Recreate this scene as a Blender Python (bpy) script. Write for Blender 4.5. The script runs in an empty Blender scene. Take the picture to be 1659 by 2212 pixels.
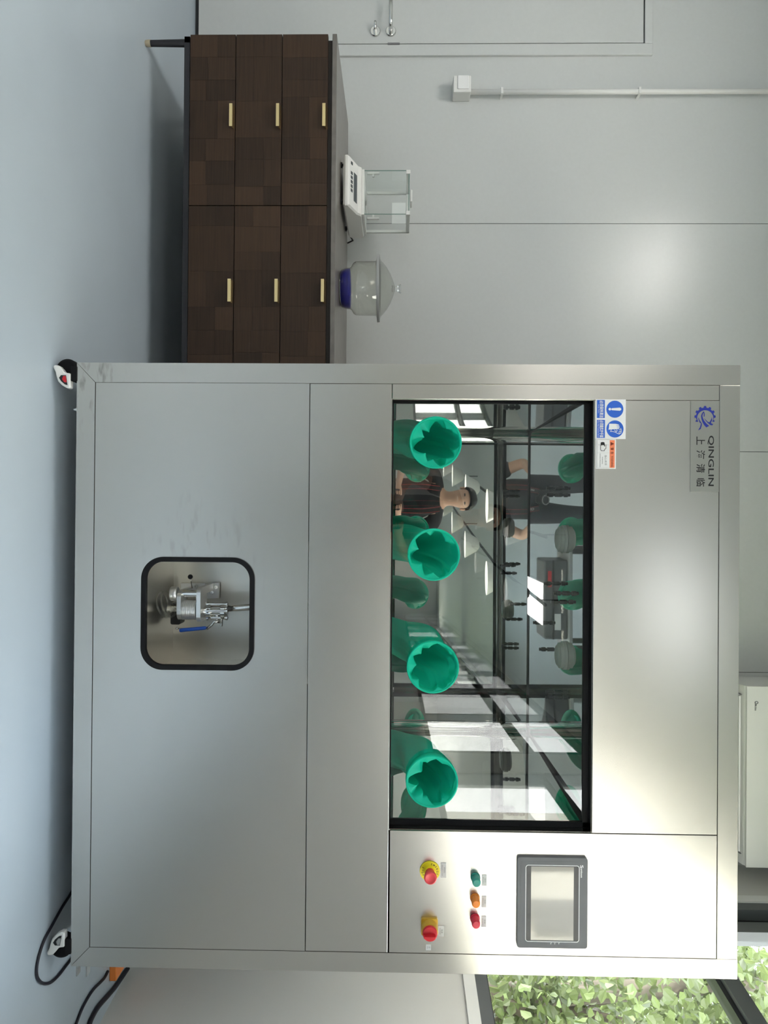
import bpy, bmesh, math, random
from mathutils import Vector, Matrix
random.seed(7)
S = bpy.context.scene
COL = S.collection
PI = math.pi

# ------------------------------------------------------------------ camera, sky, exposure
H = 1.045
PITCH, ROLL, YAW = 0.01885, 0.00786, -0.00614
F_PX, CX, CY = 1600.0, 829.5, 1106.0
_fwd = Vector((math.sin(YAW) * math.cos(PITCH), math.cos(YAW) * math.cos(PITCH), -math.sin(PITCH)))
_rt = Vector((math.cos(YAW), -math.sin(YAW), 0))
_up = _rt.cross(_fwd)
RT = math.cos(ROLL) * _rt + math.sin(ROLL) * _up
UP = -math.sin(ROLL) * _rt + math.cos(ROLL) * _up
cam_d = bpy.data.cameras.new('camera')
cam_d.sensor_fit = 'VERTICAL'
cam_d.sensor_height = 36.0
cam_d.sensor_width = 27.0
cam_d.lens = F_PX * 36.0 / 2212.0
cam_d.clip_start = 0.005
cam = bpy.data.objects.new('camera', cam_d)
COL.objects.link(cam)
# the phone was held sideways: the picture's right is the room's up
cam.matrix_world = Matrix(((UP.x, -RT.x, -_fwd.x, 0), (UP.y, -RT.y, -_fwd.y, 0), (UP.z, -RT.z, -_fwd.z, H), (0, 0, 0, 1)))
S.camera = cam

S.view_settings.view_transform = 'Standard'
S.view_settings.look = 'None'
S.view_settings.gamma = 1.0
S.view_settings.use_curve_mapping = False
S.view_settings.exposure = 1.68
S.cycles.max_bounces = 14
S.cycles.glossy_bounces = 10
S.cycles.transparent_max_bounces = 16
S.cycles.transmission_bounces = 8
S.cycles.sample_clamp_indirect = 6.0
S.cycles.caustics_reflective = True

SKY = 5.2
LAMP = 1.15
w = bpy.data.worlds.new('sky')
S.world = w
w.use_nodes = True
nt = w.node_tree
bg = nt.nodes['Background']
bg.inputs[1].default_value = SKY
tc = nt.nodes.new('ShaderNodeTexCoord')
sx = nt.nodes.new('ShaderNodeSeparateXYZ')
cr = nt.nodes.new('ShaderNodeValToRGB')
nt.links.new(tc.outputs['Generated'], sx.inputs[0])
nt.links.new(sx.outputs[2], cr.inputs[0])
nt.links.new(cr.outputs[0], bg.inputs[0])
cr.color_ramp.elements[0].color = (1.0, 0.97, 0.92, 1)
cr.color_ramp.elements[1].color = (0.80, 0.90, 1.0, 1)
cr.color_ramp.elements[1].position = 0.7

sun_d = bpy.data.lights.new('sun', 'SUN')
sun_d.energy = 1.6
sun_d.angle = 0.02
sun_d.color = (1, 0.95, 0.85)
sun = bpy.data.objects.new('sun', sun_d)
COL.objects.link(sun)
sun.location = (-6, -4, 12)
sun.rotation_euler = Vector((0.75, 0.35, -0.75)).to_track_quat('-Z', 'Y').to_euler()


def at(px, py, Y):
    d = _fwd + (px - CX) / F_PX * UP + (py - CY) / F_PX * RT
    return Vector((0, 0, H)) + d * (Y / d.y)


def onfloor(px, py, z=0.0):
    d = _fwd + (px - CX) / F_PX * UP + (py - CY) / F_PX * RT
    return Vector((0, 0, H)) + d * ((z - H) / d.z)


# ------------------------------------------------------------------ materials
def _pr(name):
    m = bpy.data.materials.new(name)
    m.use_nodes = True
    return m, m.node_tree, m.node_tree.nodes['Principled BSDF']


def mat(name, col, rough=0.5, metal=0.0, spec=0.5, coat=0.0, noise=0.0, nscale=40.0, bump=0.0, emit=None, estr=0.0):
    m, t, p = _pr(name)
    p.inputs['Base Color'].default_value = (*col, 1)
    p.inputs['Roughness'].default_value = rough
    p.inputs['Metallic'].default_value = metal
    p.inputs['Specular IOR Level'].default_value = spec
    p.inputs['Coat Weight'].default_value = coat
    if emit:
        p.inputs['Emission Color'].default_value = (*emit, 1)
        p.inputs['Emission Strength'].default_value = estr
    if noise or bump:
        tcn = t.nodes.new('ShaderNodeTexCoord')
        n = t.nodes.new('ShaderNodeTexNoise')
        n.inputs['Scale'].default_value = nscale
        n.inputs['Detail'].default_value = 5
        t.links.new(tcn.outputs['Object'], n.inputs['Vector'])
        if noise:
            r = t.nodes.new('ShaderNodeValToRGB')
            r.color_ramp.elements[0].position = 0.3
            r.color_ramp.elements[1].position = 0.7
            r.color_ramp.elements[0].color = (*[c * (1 - noise) for c in col], 1)
            r.color_ramp.elements[1].color = (*[min(1, c * (1 + noise)) for c in col], 1)
            t.links.new(n.outputs[0], r.inputs[0])
            t.links.new(r.outputs[0], p.inputs['Base Color'])
        if bump:
            b = t.nodes.new('ShaderNodeBump')
            b.inputs['Strength'].default_value = bump
            b.inputs['Distance'].default_value = 0.002
            t.links.new(n.outputs[0], b.inputs['Height'])
            t.links.new(b.outputs[0], p.inputs['Normal'])
    return m


def steel(name, col, rough, aniso, smudge=None):
    m, t, p = _pr(name)
    p.inputs['Metallic'].default_value = 1.0
    p.inputs['Anisotropic'].default_value = aniso
    tcn = t.nodes.new('ShaderNodeTexCoord')
    tg = t.nodes.new('ShaderNodeTangent')
    tg.direction_type = 'RADIAL'
    tg.axis = 'Z'
    t.links.new(tg.outputs[0], p.inputs['Tangent'])
    p.inputs['Roughness'].default_value = rough
    base = t.nodes.new('ShaderNodeRGB')
    base.outputs[0].default_value = (*col, 1)
    out = base.outputs[0]
    if smudge:
        # scuffs and finger grime gathered round one spot of the sheet
        n2 = t.nodes.new('ShaderNodeTexNoise')
        n2.inputs['Scale'].default_value = 22.0
        n2.inputs['Detail'].default_value = 6
        mp2 = t.nodes.new('ShaderNodeMapping')
        mp2.inputs['Scale'].default_value = (0.7, 1, 2.2)
        mp2.inputs['Rotation'].default_value = (0, 0.5, 0)
        t.links.new(tcn.outputs['Object'], mp2.inputs[0])
        t.links.new(mp2.outputs[0], n2.inputs['Vector'])
        vm = t.nodes.new('ShaderNodeVectorMath')
        vm.operation = 'DISTANCE'
        vm.inputs[1].default_value = smudge[0]
        t.links.new(tcn.outputs['Object'], vm.inputs[0])
        fa = t.nodes.new('ShaderNodeMapRange')
        fa.inputs[1].default_value = smudge[1]
        fa.inputs[2].default_value = smudge[1] * 0.2
        fa.inputs[3].default_value = 0.0
        fa.inputs[4].default_value = 1.0
        t.links.new(vm.outputs['Value'], fa.inputs[0])
        th = t.nodes.new('ShaderNodeMapRange')
        th.inputs[1].default_value = 0.55
        th.inputs[2].default_value = 0.68
        t.links.new(n2.outputs[0], th.inputs[0])
        mu = t.nodes.new('ShaderNodeMath')
        mu.operation = 'MULTIPLY'
        t.links.new(fa.outputs[0], mu.inputs[0])
        t.links.new(th.outputs[0], mu.inputs[1])
        mx = t.nodes.new('ShaderNodeMix')
        mx.data_type = 'RGBA'
        mu2 = t.nodes.new('ShaderNodeMath')
        mu2.operation = 'MULTIPLY'
        mu2.inputs[1].default_value = smudge[2]
        t.links.new(mu.outputs[0], mu2.inputs[0])
        t.links.new(mu2.outputs[0], mx.inputs[0])
        t.links.new(out, mx.inputs[6])
        mx.inputs[7].default_value = (0.16, 0.14, 0.12, 1)
        out = mx.outputs[2]
    t.links.new(out, p.inputs['Base Color'])
    return m


def pane_glass(name, tint=(1, 1, 1), strength=1.0, rough=0.0):
    m = bpy.data.materials.new(name)
    m.use_nodes = True
    t = m.node_tree
    t.nodes.clear()
    o = t.nodes.new('ShaderNodeOutputMaterial')
    tr = t.nodes.new('ShaderNodeBsdfTransparent')
    tr.inputs[0].default_value = (*tint, 1)
    gl = t.nodes.new('ShaderNodeBsdfGlossy')
    gl.inputs['Roughness'].default_value = rough
    ge = t.nodes.new('ShaderNodeNewGeometry')
    dt = t.nodes.new('ShaderNodeVectorMath')
    dt.operation = 'DOT_PRODUCT'
    t.links.new(ge.outputs['Incoming'], dt.inputs[0])
    t.links.new(ge.outputs['Normal'], dt.inputs[1])

    def mth(op, a_, b_=None):
        n_ = t.nodes.new('ShaderNodeMath')
        n_.operation = op
        for i_, q_ in enumerate((a_, b_)):
            if q_ is None:
                continue
            if isinstance(q_, (int, float)):
                n_.inputs[i_].default_value = q_
            else:
                t.links.new(q_, n_.inputs[i_])
        return n_
    ab = mth('ABSOLUTE', dt.outputs['Value'])
    om = mth('SUBTRACT', 1.0, ab.outputs[0])
    pw = mth('POWER', om.outputs[0], 5.0)
    sc_ = mth('MULTIPLY', pw.outputs[0], 0.95)
    ad_ = mth('ADD', sc_.outputs[0], 0.045)
    mu = mth('MULTIPLY', ad_.outputs[0], strength)
    mu.use_clamp = True
    mx = t.nodes.new('ShaderNodeMixShader')
    t.links.new(mu.outputs[0], mx.inputs[0])
    t.links.new(tr.outputs[0], mx.inputs[1])
    t.links.new(gl.outputs[0], mx.inputs[2])
    t.links.new(mx.outputs[0], o.inputs[0])
    return m


def translucent(name, col, tcol, fac, rough=0.4, vary=0.0):
    m, t, p = _pr(name)
    p.inputs['Base Color'].default_value = (*col, 1)
    p.inputs['Roughness'].default_value = rough
    o = t.nodes['Material Output']
    tl = t.nodes.new('ShaderNodeBsdfTranslucent')
    tl.inputs[0].default_value = (*tcol, 1)
    mx = t.nodes.new('ShaderNodeMixShader')
    mx.inputs[0].default_value = fac
    t.links.new(p.outputs[0], mx.inputs[1])
    t.links.new(tl.outputs[0], mx.inputs[2])
    t.links.new(mx.outputs[0], o.inputs[0])
    if vary:
        a = t.nodes.new('ShaderNodeAttribute')
        a.attribute_name = 'tone'
        r = t.nodes.new('ShaderNodeValToRGB')
        r.color_ramp.elements[0].color = (*[c * (1 - vary) for c in col], 1)
        r.color_ramp.elements[1].color = (*[c * (1 + vary) for c in col], 1)
        t.links.new(a.outputs['Fac'], r.inputs[0])
        t.links.new(r.outputs[0], p.inputs['Base Color'])
    return m


def veneer(name):
    m, t, p = _pr(name)
    p.inputs['Roughness'].default_value = 0.55
    p.inputs['Specular IOR Level'].default_value = 0.3
    tcn = t.nodes.new('ShaderNodeTexCoord')
    mp = t.nodes.new('ShaderNodeMapping')
    mp.inputs['Scale'].default_value = (6, 6, 160)
    n = t.nodes.new('ShaderNodeTexNoise')
    n.inputs['Scale'].default_value = 1
    n.inputs['Detail'].default_value = 6
    t.links.new(tcn.outputs['Object'], mp.inputs[0])
    t.links.new(mp.outputs[0], n.inputs['Vector'])
    a = t.nodes.new('ShaderNodeAttribute')
    a.attribute_name = 'tone'
    ad = t.nodes.new('ShaderNodeMath')
    ad.operation = 'MULTIPLY_ADD'
    ad.inputs[1].default_value = 0.55
    t.links.new(n.outputs[0], ad.inputs[0])
    mu = t.nodes.new('ShaderNodeMath')
    mu.operation = 'MULTIPLY'
    mu.inputs[1].default_value = 0.32
    t.links.new(a.outputs['Fac'], mu.inputs[0])
    t.links.new(mu.outputs[0], ad.inputs[2])
    r = t.nodes.new('ShaderNodeValToRGB')
    r.color_ramp.elements[0].position = 0.12
    r.color_ramp.elements[1].position = 0.85
    r.color_ramp.elements[0].color = (0.018, 0.0105, 0.0065, 1)
    r.color_ramp.elements[1].color = (0.075, 0.041, 0.023, 1)
    t.links.new(ad.outputs[0], r.inputs[0])
    t.links.new(r.outputs[0], p.inputs['Base Color'])
    return m


M = {}
M['wall'] = mat('painted_panel', (0.60, 0.615, 0.61), 0.27, noise=0.012, nscale=60, bump=0.03, spec=0.5)
M['wallr'] = mat('white_wall', (0.68, 0.67, 0.64), 0.5)
M['seam'] = mat('panel_seam', (0.10, 0.11, 0.11), 0.7)
M['ceil'] = mat('ceiling_panel', (0.55, 0.55, 0.53), 0.6)
M['floor'] = mat('epoxy_floor', (0.46, 0.53, 0.60), 0.34, noise=0.03, nscale=2.5, bump=0.02)
M['steel'] = steel('brushed_steel', (0.61, 0.585, 0.545), 0.26, 0.5)
M['steelc'] = steel('brushed_steel_scuffed', (0.61, 0.585, 0.545), 0.26, 0.5, ((-0.40, 2.21, 0.12), 0.20, 0.45))
M['steelh'] = steel('brushed_steel_hatch', (0.61, 0.585, 0.545), 0.26, 0.5, ((0.13, 2.21, 0.47), 0.26, 0.22))
M['mirror'] = mat('polished_steel', (0.66, 0.66, 0.63), 0.010, 1.0)
M['recess'] = mat('recess_steel', (0.70, 0.68, 0.63), 0.32, 1.0)
M['chrome'] = mat('bright_steel', (0.78, 0.78, 0.77), 0.16, 1.0)
M['alu'] = mat('machined_aluminium', (0.82, 0.83, 0.84), 0.35, 0.9)
M['rubber'] = mat('black_rubber', (0.006, 0.006, 0.007), 0.6, spec=0.2)
M['black'] = mat('black_plastic', (0.012, 0.012, 0.014), 0.4)
M['glass'] = pane_glass('window_glass', (0.97, 0.98, 0.98), 1.0)
M['visor'] = pane_glass('viewing_glass', (0.93, 0.95, 0.94), 2.2)
M['clear'] = pane_glass('clear_glass', (0.95, 0.98, 0.97), 1.2)
M['jar'] = pane_glass('jar_glass', (0.90, 0.91, 0.88), 1.6, 0.04)
M['edge'] = mat('glass_edge', (0.10, 0.20, 0.17), 0.2)
M['latex'] = translucent('green_rubber', (0.004, 0.58, 0.41), (0.03, 0.90, 0.64), 0.35, 0.55)
M['latex'].node_tree.nodes['Principled BSDF'].inputs['Specular IOR Level'].default_value = 0.35
M['white'] = mat('white_plastic', (0.80, 0.80, 0.78), 0.35)
M['offwhite'] = mat('cream_plastic', (0.62, 0.61, 0.54), 0.4)
M['paper'] = mat('sticker_white', (0.86, 0.86, 0.86), 0.4)
M['blue'] = mat('sticker_blue', (0.025, 0.13, 0.62), 0.4)
M['logo'] = mat('logo_blue', (0.015, 0.03, 0.32), 0.4)
M['orange'] = mat('sticker_orange', (0.95, 0.26, 0.12), 0.4)
M['ink'] = mat('black_ink', (0.01, 0.01, 0.012), 0.5)
M['inkred'] = mat('dark_red_ink', (0.22, 0.03, 0.01), 0.5)
M['inkgrey'] = mat('grey_ink', (0.16, 0.16, 0.17), 0.5)
M['plate'] = steel('name_plate_steel', (0.40, 0.40, 0.37), 0.36, 0.4)
M['yellow'] = mat('yellow_plastic', (0.80, 0.66, 0.02), 0.35)
M['amber'] = mat('ochre_plastic', (0.62, 0.37, 0.03), 0.4)
M['red'] = mat('red_plastic', (0.62, 0.02, 0.03), 0.3)
M['redl'] = mat('red_mushroom', (0.72, 0.06, 0.07), 0.4)
M['teal'] = mat('green_lens', (0.01, 0.28, 0.22), 0.25)
M['orangel'] = mat('orange_lens', (0.80, 0.22, 0.01), 0.25)
M['redlens'] = mat('red_lens', (0.65, 0.015, 0.05), 0.25)
M['hmi'] = mat('grey_bezel', (0.10, 0.105, 0.115), 0.45)
M['hmid'] = mat('dark_bezel', (0.025, 0.025, 0.028), 0.3)
M['screen'] = mat('screen_glass', (0.36, 0.33, 0.29), 0.05, spec=1.0, coat=1.0)  # pale base colour stands in for daylight reflected off a dark screen
M['silver_label'] = mat('silver_label', (0.58, 0.58, 0.57), 0.4)
M['brass'] = mat('brass', (0.85, 0.66, 0.34), 0.25, 1.0)
M['gold_tip'] = mat('pale_brass_tip', (0.62, 0.52, 0.36), 0.4, 0.7)
M['veneer'] = veneer('parquet_veneer')
M['darkwood'] = mat('dark_wood', (0.03, 0.02, 0.014), 0.5)
M['topwood'] = mat('dark_top', (0.16, 0.145, 0.13), 0.30, noise=0.15, nscale=25)
M['iron'] = mat('black_iron', (0.014, 0.014, 0.018), 0.45)
M['bluejar'] = mat('blue_silica_gel', (0.012, 0.012, 0.28), 0.45)
M['frame'] = mat('grey_window_frame', (0.115, 0.125, 0.13), 0.4)
M['framed'] = mat('dark_window_rubber', (0.02, 0.022, 0.025), 0.5)
M['handle_blue'] = mat('blue_grip', (0.02, 0.11, 0.55), 0.4)
M['cord'] = mat('black_cord', (0.008, 0.008, 0.018), 0.45)
M['orangeblk'] = mat('orange_block', (0.95, 0.28, 0.06), 0.45)
M['leaf'] = translucent('leaf', (0.062, 0.085, 0.03), (0.15, 0.19, 0.065), 0.42, 0.4, 0.8)
M['bark'] = mat('bark', (0.09, 0.075, 0.055), 0.9, noise=0.3, nscale=12)
M['lawn'] = mat('lawn', (0.10, 0.13, 0.05), 0.9, noise=0.3, nscale=3)
M['skin'] = mat('skin', (0.55, 0.32, 0.22), 0.5)
M['shirt'] = mat('black_shirt', (0.014, 0.014, 0.018), 0.85)
M['jeans'] = mat('dark_trousers', (0.03, 0.033, 0.045), 0.85)
M['hair'] = mat('black_hair', (0.008, 0.007, 0.006), 0.45)
M['lampglow'] = mat('lamp_diffuser', (0.8, 0.8, 0.8), 0.5, emit=(1, 0.97, 0.92), estr=5.0 * LAMP)
M['lampdim'] = mat('dim_lamp_diffuser', (0.8, 0.8, 0.8), 0.5, emit=(0.90, 0.94, 1.0), estr=0.85)
M['bulb'] = mat('lamp_bulb', (0.8, 0.8, 0.8), 0.5, emit=(1, 0.96, 0.9), estr=5.0 * LAMP)
M['facade'] = mat('cream_render', (0.80, 0.73, 0.62), 0.8, noise=0.04, nscale=2)
M['crystal'] = mat('crystal', (0.95, 0.97, 0.97), 0.03)
M['crystal'].node_tree.nodes['Principled BSDF'].inputs['Transmission Weight'].default_value = 1.0
M['knob'] = mat('lamp_shade_white', (0.85, 0.85, 0.82), 0.4)
M['redtag'] = mat('red_tag', (0.7, 0.03, 0.04), 0.5)
M['grey'] = mat('grey_plastic', (0.35, 0.36, 0.36), 0.45)
M['lcd'] = mat('lcd_grey', (0.06, 0.07, 0.08), 0.2)


# ------------------------------------------------------------------ mesh builder
class MB:
    def __init__(s):
        s.v = []; s.f = []; s.sm = []; s.tone = []

    def add(s, vs, fs, smooth=False, tone=0.5):
        o = len(s.v)
        s.v += [tuple(v) for v in vs]
        for f in fs:
            s.f.append(tuple(i + o for i in f)); s.sm.append(smooth); s.tone.append(tone)
        return s

    def addbm(s, bm, smooth=False, tone=0.5):
        bm.verts.ensure_lookup_table()
        bm.verts.index_update()
        s.add([v.co.copy() for v in bm.verts], [[v.index for v in f.verts] for f in bm.faces], smooth, tone)
        bm.free()
        return s

    def box(s, x0, x1, y0, y1, z0, z1, bev=0.0, tone=0.5, seg=2):
        vs = [(x, y, z) for x in (x0, x1) for y in (y0, y1) for z in (z0, z1)]
        return s.hexa(vs, bev, tone, seg)

    def hexa(s, vs, bev=0.0, tone=0.5, seg=2):
        fs = [(0, 1, 3, 2), (4, 6, 7, 5), (0, 4, 5, 1), (2, 3, 7, 6), (0, 2, 6, 4), (1, 5, 7, 3)]
        if bev <= 0:
            return s.add(vs, fs, False, tone)
        bm = bmesh.new()
        bv = [bm.verts.new(v) for v in vs]
        for f in fs:
            bm.faces.new([bv[i] for i in f])
        bmesh.ops.recalc_face_normals(bm, faces=bm.faces)
        bmesh.ops.bevel(bm, geom=list(bm.edges), offset=bev, segments=seg, profile=0.5, affect='EDGES')
        return s.addbm(bm, False, tone)

    def prism(s, pts, axis, a0, a1, tone=0.5):
        """pts 2-D polygon; axis 'y': pts are (x,z); 'z': (x,y); 'x': (y,z)"""
        def P(p, a):
            return {'y': (p[0], a, p[1]), 'z': (p[0], p[1], a), 'x': (a, p[0], p[1])}[axis]
        bm = bmesh.new()
        lo = [bm.verts.new(P(p, a0)) for p in pts]
        hi = [bm.verts.new(P(p, a1)) for p in pts]
        n = len(pts)
        bm.faces.new(lo)
        bm.faces.new(list(reversed(hi)))
        for i in range(n):
            bm.faces.new((lo[i], lo[(i + 1) % n], hi[(i + 1) % n], hi[i]))
        bmesh.ops.recalc_face_normals(bm, faces=bm.faces)
        big = [f for f in bm.faces if len(f.verts) > 4]
        if big:
            bmesh.ops.triangulate(bm, faces=big)
        return s.addbm(bm, False, tone)

    def cyl(s, p0, p1, r0, r1=None, n=24, caps=True, smooth=True):
        r1 = r0 if r1 is None else r1
        return s.loft([(p0, r0), (p1, r1)], n, caps, smooth)

    def loft(s, rings, n=24, caps=True, smooth=True):
        """rings of (point, radius) along one straight axis, caps flat"""
        p0 = Vector(rings[0][0]); p1 = Vector(rings[-1][0])
        ax = (p1 - p0)
        ax = ax.normalized() if ax.length > 1e-9 else Vector((0, 0, 1))
        a = ax.orthogonal().normalized(); b = ax.cross(a)
        vs = []
        for p, r in rings:
            for k in range(n):
                t = 2 * PI * k / n
                vs.append(Vector(p) + r * (math.cos(t) * a + math.sin(t) * b))
        fs = []
        for i in range(len(rings) - 1):
            for k in range(n):
                fs.append((i * n + k, i * n + (k + 1) % n, (i + 1) * n + (k + 1) % n, (i + 1) * n + k))
        s.add(vs, fs, smooth)
        if caps:
            m = len(rings) - 1
            for (i, rev) in ((0, True), (m, False)):
                ring = vs[i * n:(i + 1) * n]
                s.add(ring, [tuple(reversed(range(n))) if rev else tuple(range(n))], False)
        return s

    def tube(s, path, r, n=10, closed=False):
        P = [Vector(p) for p in path]
        R = r if isinstance(r, (list, tuple)) else [r] * len(P)
        vs = []; prev = None
        m = len(P)
        for i, p in enumerate(P):
            if closed:
                d = P[(i + 1) % m] - P[i - 1]
            else:
                d = P[min(i + 1, m - 1)] - P[max(i - 1, 0)]
            d = d.normalized()
            a = d.orthogonal().normalized() if prev is None else (prev - d * prev.dot(d)).normalized()
            prev = a
            b = d.cross(a)
            for k in range(n):
                t = 2 * PI * k / n
                vs.append(p + R[i] * (math.cos(t) * a + math.sin(t) * b))
        fs = []
        for i in range(m if closed else m - 1):
            j = (i + 1) % m
            for k in range(n):
                fs.append((i * n + k, i * n + (k + 1) % n, j * n + (k + 1) % n, j * n + k))
        if not closed:
            fs.append(tuple(reversed(range(n))))
            fs.append(tuple(range((m - 1) * n, m * n)))
        return s.add(vs, fs, True)

    def sphere(s, c, r, sc=(1, 1, 1), sub=3):
        bm = bmesh.new()
        bmesh.ops.create_icosphere(bm, subdivisions=sub, radius=r)
        for v in bm.verts:
            v.co = Vector((v.co.x * sc[0], v.co.y * sc[1], v.co.z * sc[2])) + Vector(c)
        return s.addbm(bm, True)

    def plate_hole(s, outer, inner, y0, y1):
        """sheet in the XZ plane with an opening; outer, inner loops of (x,z)"""
        bm = bmesh.new()
        def loop(pts):
            vs = [bm.verts.new((p[0], y0, p[1])) for p in pts]
            return [bm.edges.new((vs[i], vs[(i + 1) % len(vs)])) for i in range(len(vs))]
        es = loop(outer) + loop(inner)
        bmesh.ops.triangle_fill(bm, use_beauty=True, use_dissolve=False, edges=es)
        fr = list(bm.faces)
        r = bmesh.ops.extrude_face_region(bm, geom=fr)
        for v in [g for g in r['geom'] if isinstance(g, bmesh.types.BMVert)]:
            v.co.y = y1
        bmesh.ops.recalc_face_normals(bm, faces=bm.faces)
        return s.addbm(bm)

    def build(s, name, m, parent=None, loc=None):
        me = bpy.data.meshes.new(name)
        me.from_pydata([tuple(v) for v in s.v], [], s.f)
        me.polygons.foreach_set('use_smooth', s.sm)
        a = me.attributes.new('tone', 'FLOAT', 'FACE')
        a.data.foreach_set('value', s.tone)
        me.materials.append(m)
        me.update()
        o = bpy.data.objects.new(name, me)
        COL.objects.link(o)
        if parent:
            o.parent = parent
            o.matrix_parent_inverse = Matrix.Translation(-root_loc(parent))
        return o


def root_loc(o):
    # only a top-level object is moved off the origin; parts keep world coordinates
    return Vector(o.location) if o.parent is None else Vector((0, 0, 0))


# parents keep world coordinates: every root Empty sits at its base, children meshes are in world space
def thing(name, label, cat, loc, group=None):
    o = bpy.data.objects.new(name, None)
    o.empty_display_size = 0.1
    o.location = loc
    COL.objects.link(o)
    tag(o, label, cat, group)
    return o


def tag(o, label, cat, group=None):
    o['label'] = label
    o['category'] = cat
    if group:
        o['group'] = group
    return o


def struct(o):
    o['kind'] = 'structure'
    return o


def rrect(x0, x1, z0, z1, r, n=8):
    pts = []
    for cx, cz, a0 in ((x1 - r, z1 - r, 0), (x0 + r, z1 - r, 90), (x0 + r, z0 + r, 180), (x1 - r, z0 + r, 270)):
        for k in range(n + 1):
            a = math.radians(a0 + 90 * k / n)
            pts.append((cx + r * math.cos(a), cz + r * math.sin(a)))
    return pts


def text_mesh(txt, bold=False):
    cu = bpy.data.curves.new('t', 'FONT')
    cu.body = txt
    cu.size = 1.0
    cu.resolution_u = 3
    if bold:
        cu.offset = 0.012
    ob = bpy.data.objects.new('t', cu)
    COL.objects.link(ob)
    dg = bpy.context.evaluated_depsgraph_get()
    dg.update()
    me = bpy.data.meshes.new_from_object(ob.evaluated_get(dg))
    vs = [v.co.copy() for v in me.vertices]
    fs = [tuple(p.vertices) for p in me.polygons]
    bpy.data.objects.remove(ob)
    bpy.data.curves.remove(cu)
    bpy.data.meshes.remove(me)
    return vs, fs


def letters(mb, txt, x0, x1, z0, z1, y, bold=False):
    """flat lettering filling the rectangle x0..x1, z0..z1 on a sheet that faces -Y"""
    vs, fs = text_mesh(txt, bold)
    if not vs:
        return mb
    ax, bx = min(v.x for v in vs), max(v.x for v in vs)
    ay, by = min(v.y for v in vs), max(v.y for v in vs)
    out = [(x0 + (v.x - ax) / max(bx - ax, 1e-6) * (x1 - x0), y, z0 + (v.y - ay) / max(by - ay, 1e-6) * (z1 - z0)) for v in vs]
    return mb.add(out, fs)


def fx(px, py, Y):
    p = at(px, py, Y)
    return p.x, p.z


# ------------------------------------------------------------------ room shell
YB = 3.72      # back wall
CEIL = 3.10
XL = -4.2
YE = -32.0


def xw(y):     # right-hand wall, a little out of square
    return 1.797 - 0.085 * (y - 2.766)


def rw(mb, y0, y1, o0, o1, z0, z1):
    """block against the right-hand wall; o = distance into the room"""
    vs = [(xw(y) - o, y, z) for o in (o1, o0) for y in (y0, y1) for z in (z0, z1)]
    return mb.hexa(vs)


fl = MB()
SHELL = [(XL - 0.1, YE - 0.1), (xw(YE) + 0.14, YE - 0.1), (xw(YB) + 0.14, YB + 0.06), (XL - 0.1, YB + 0.06)]
fl.prism(SHELL, 'z', -0.1, 0.0)
struct(fl.build('floor', M['floor']))
cl = MB()
cl.prism(SHELL, 'z', CEIL, CEIL + 0.1)
struct(cl.build('ceiling', M['ceil']))
wb = MB()
edges = [XL - 0.1, -2.62, -1.475, -0.337, 0.76, 1.95]
for a, b in zip(edges[:-1], edges[1:]):
    wb.box(a + 0.0015, b - 0.0015, YB, YB + 0.05, 0, CEIL)
o = struct(wb.build('wall_back', M['wall']))
sm = MB()
sm.box(XL - 0.1, 1.95, YB + 0.004, YB + 0.06, 0, CEIL)
sm.build('panel_joint', M['seam'], o)
wl = MB()
wl.box(XL - 0.1, XL, YE, YB, 0, CEIL)
struct(wl.build('wall_left', M['wall']))
wf = MB()
wf.box(XL, xw(YE), YE - 0.1, YE, 0, CEIL)
struct(wf.build('wall_front', M['wallr']))
WZ0, WZ1 = 1.356, 2.95
W1 = (-1.9, 3.40)
W2 = (-15.6, -2.6)
W3 = (-30.0, -17.0)
wr = MB()
rw(wr, YE, YB, -0.14, 0, 0, WZ0)
rw(wr, YE, YB, -0.14, 0, WZ1, CEIL)
rw(wr, W1[1], YB, -0.14, 0, WZ0, WZ1)
rw(wr, W2[1], W1[0], -0.14, 0, WZ0, WZ1)
rw(wr, W3[1], W2[0], -0.14, 0, WZ0, WZ1)
rw(wr, YE, W3[0], -0.14, 0, WZ0, WZ1)
struct(wr.build('wall_right', M['wallr']))
tr = MB()
rw(tr, W1[0] - 0.05, W1[1] + 0.05, 0, 0.012, WZ0 - 0.045, WZ0)
rw(tr, W1[1], W1[1] + 0.045, 0, 0.012, WZ0 - 0.04, WZ1)
struct(tr.build('trim_1', M['white']))


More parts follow.
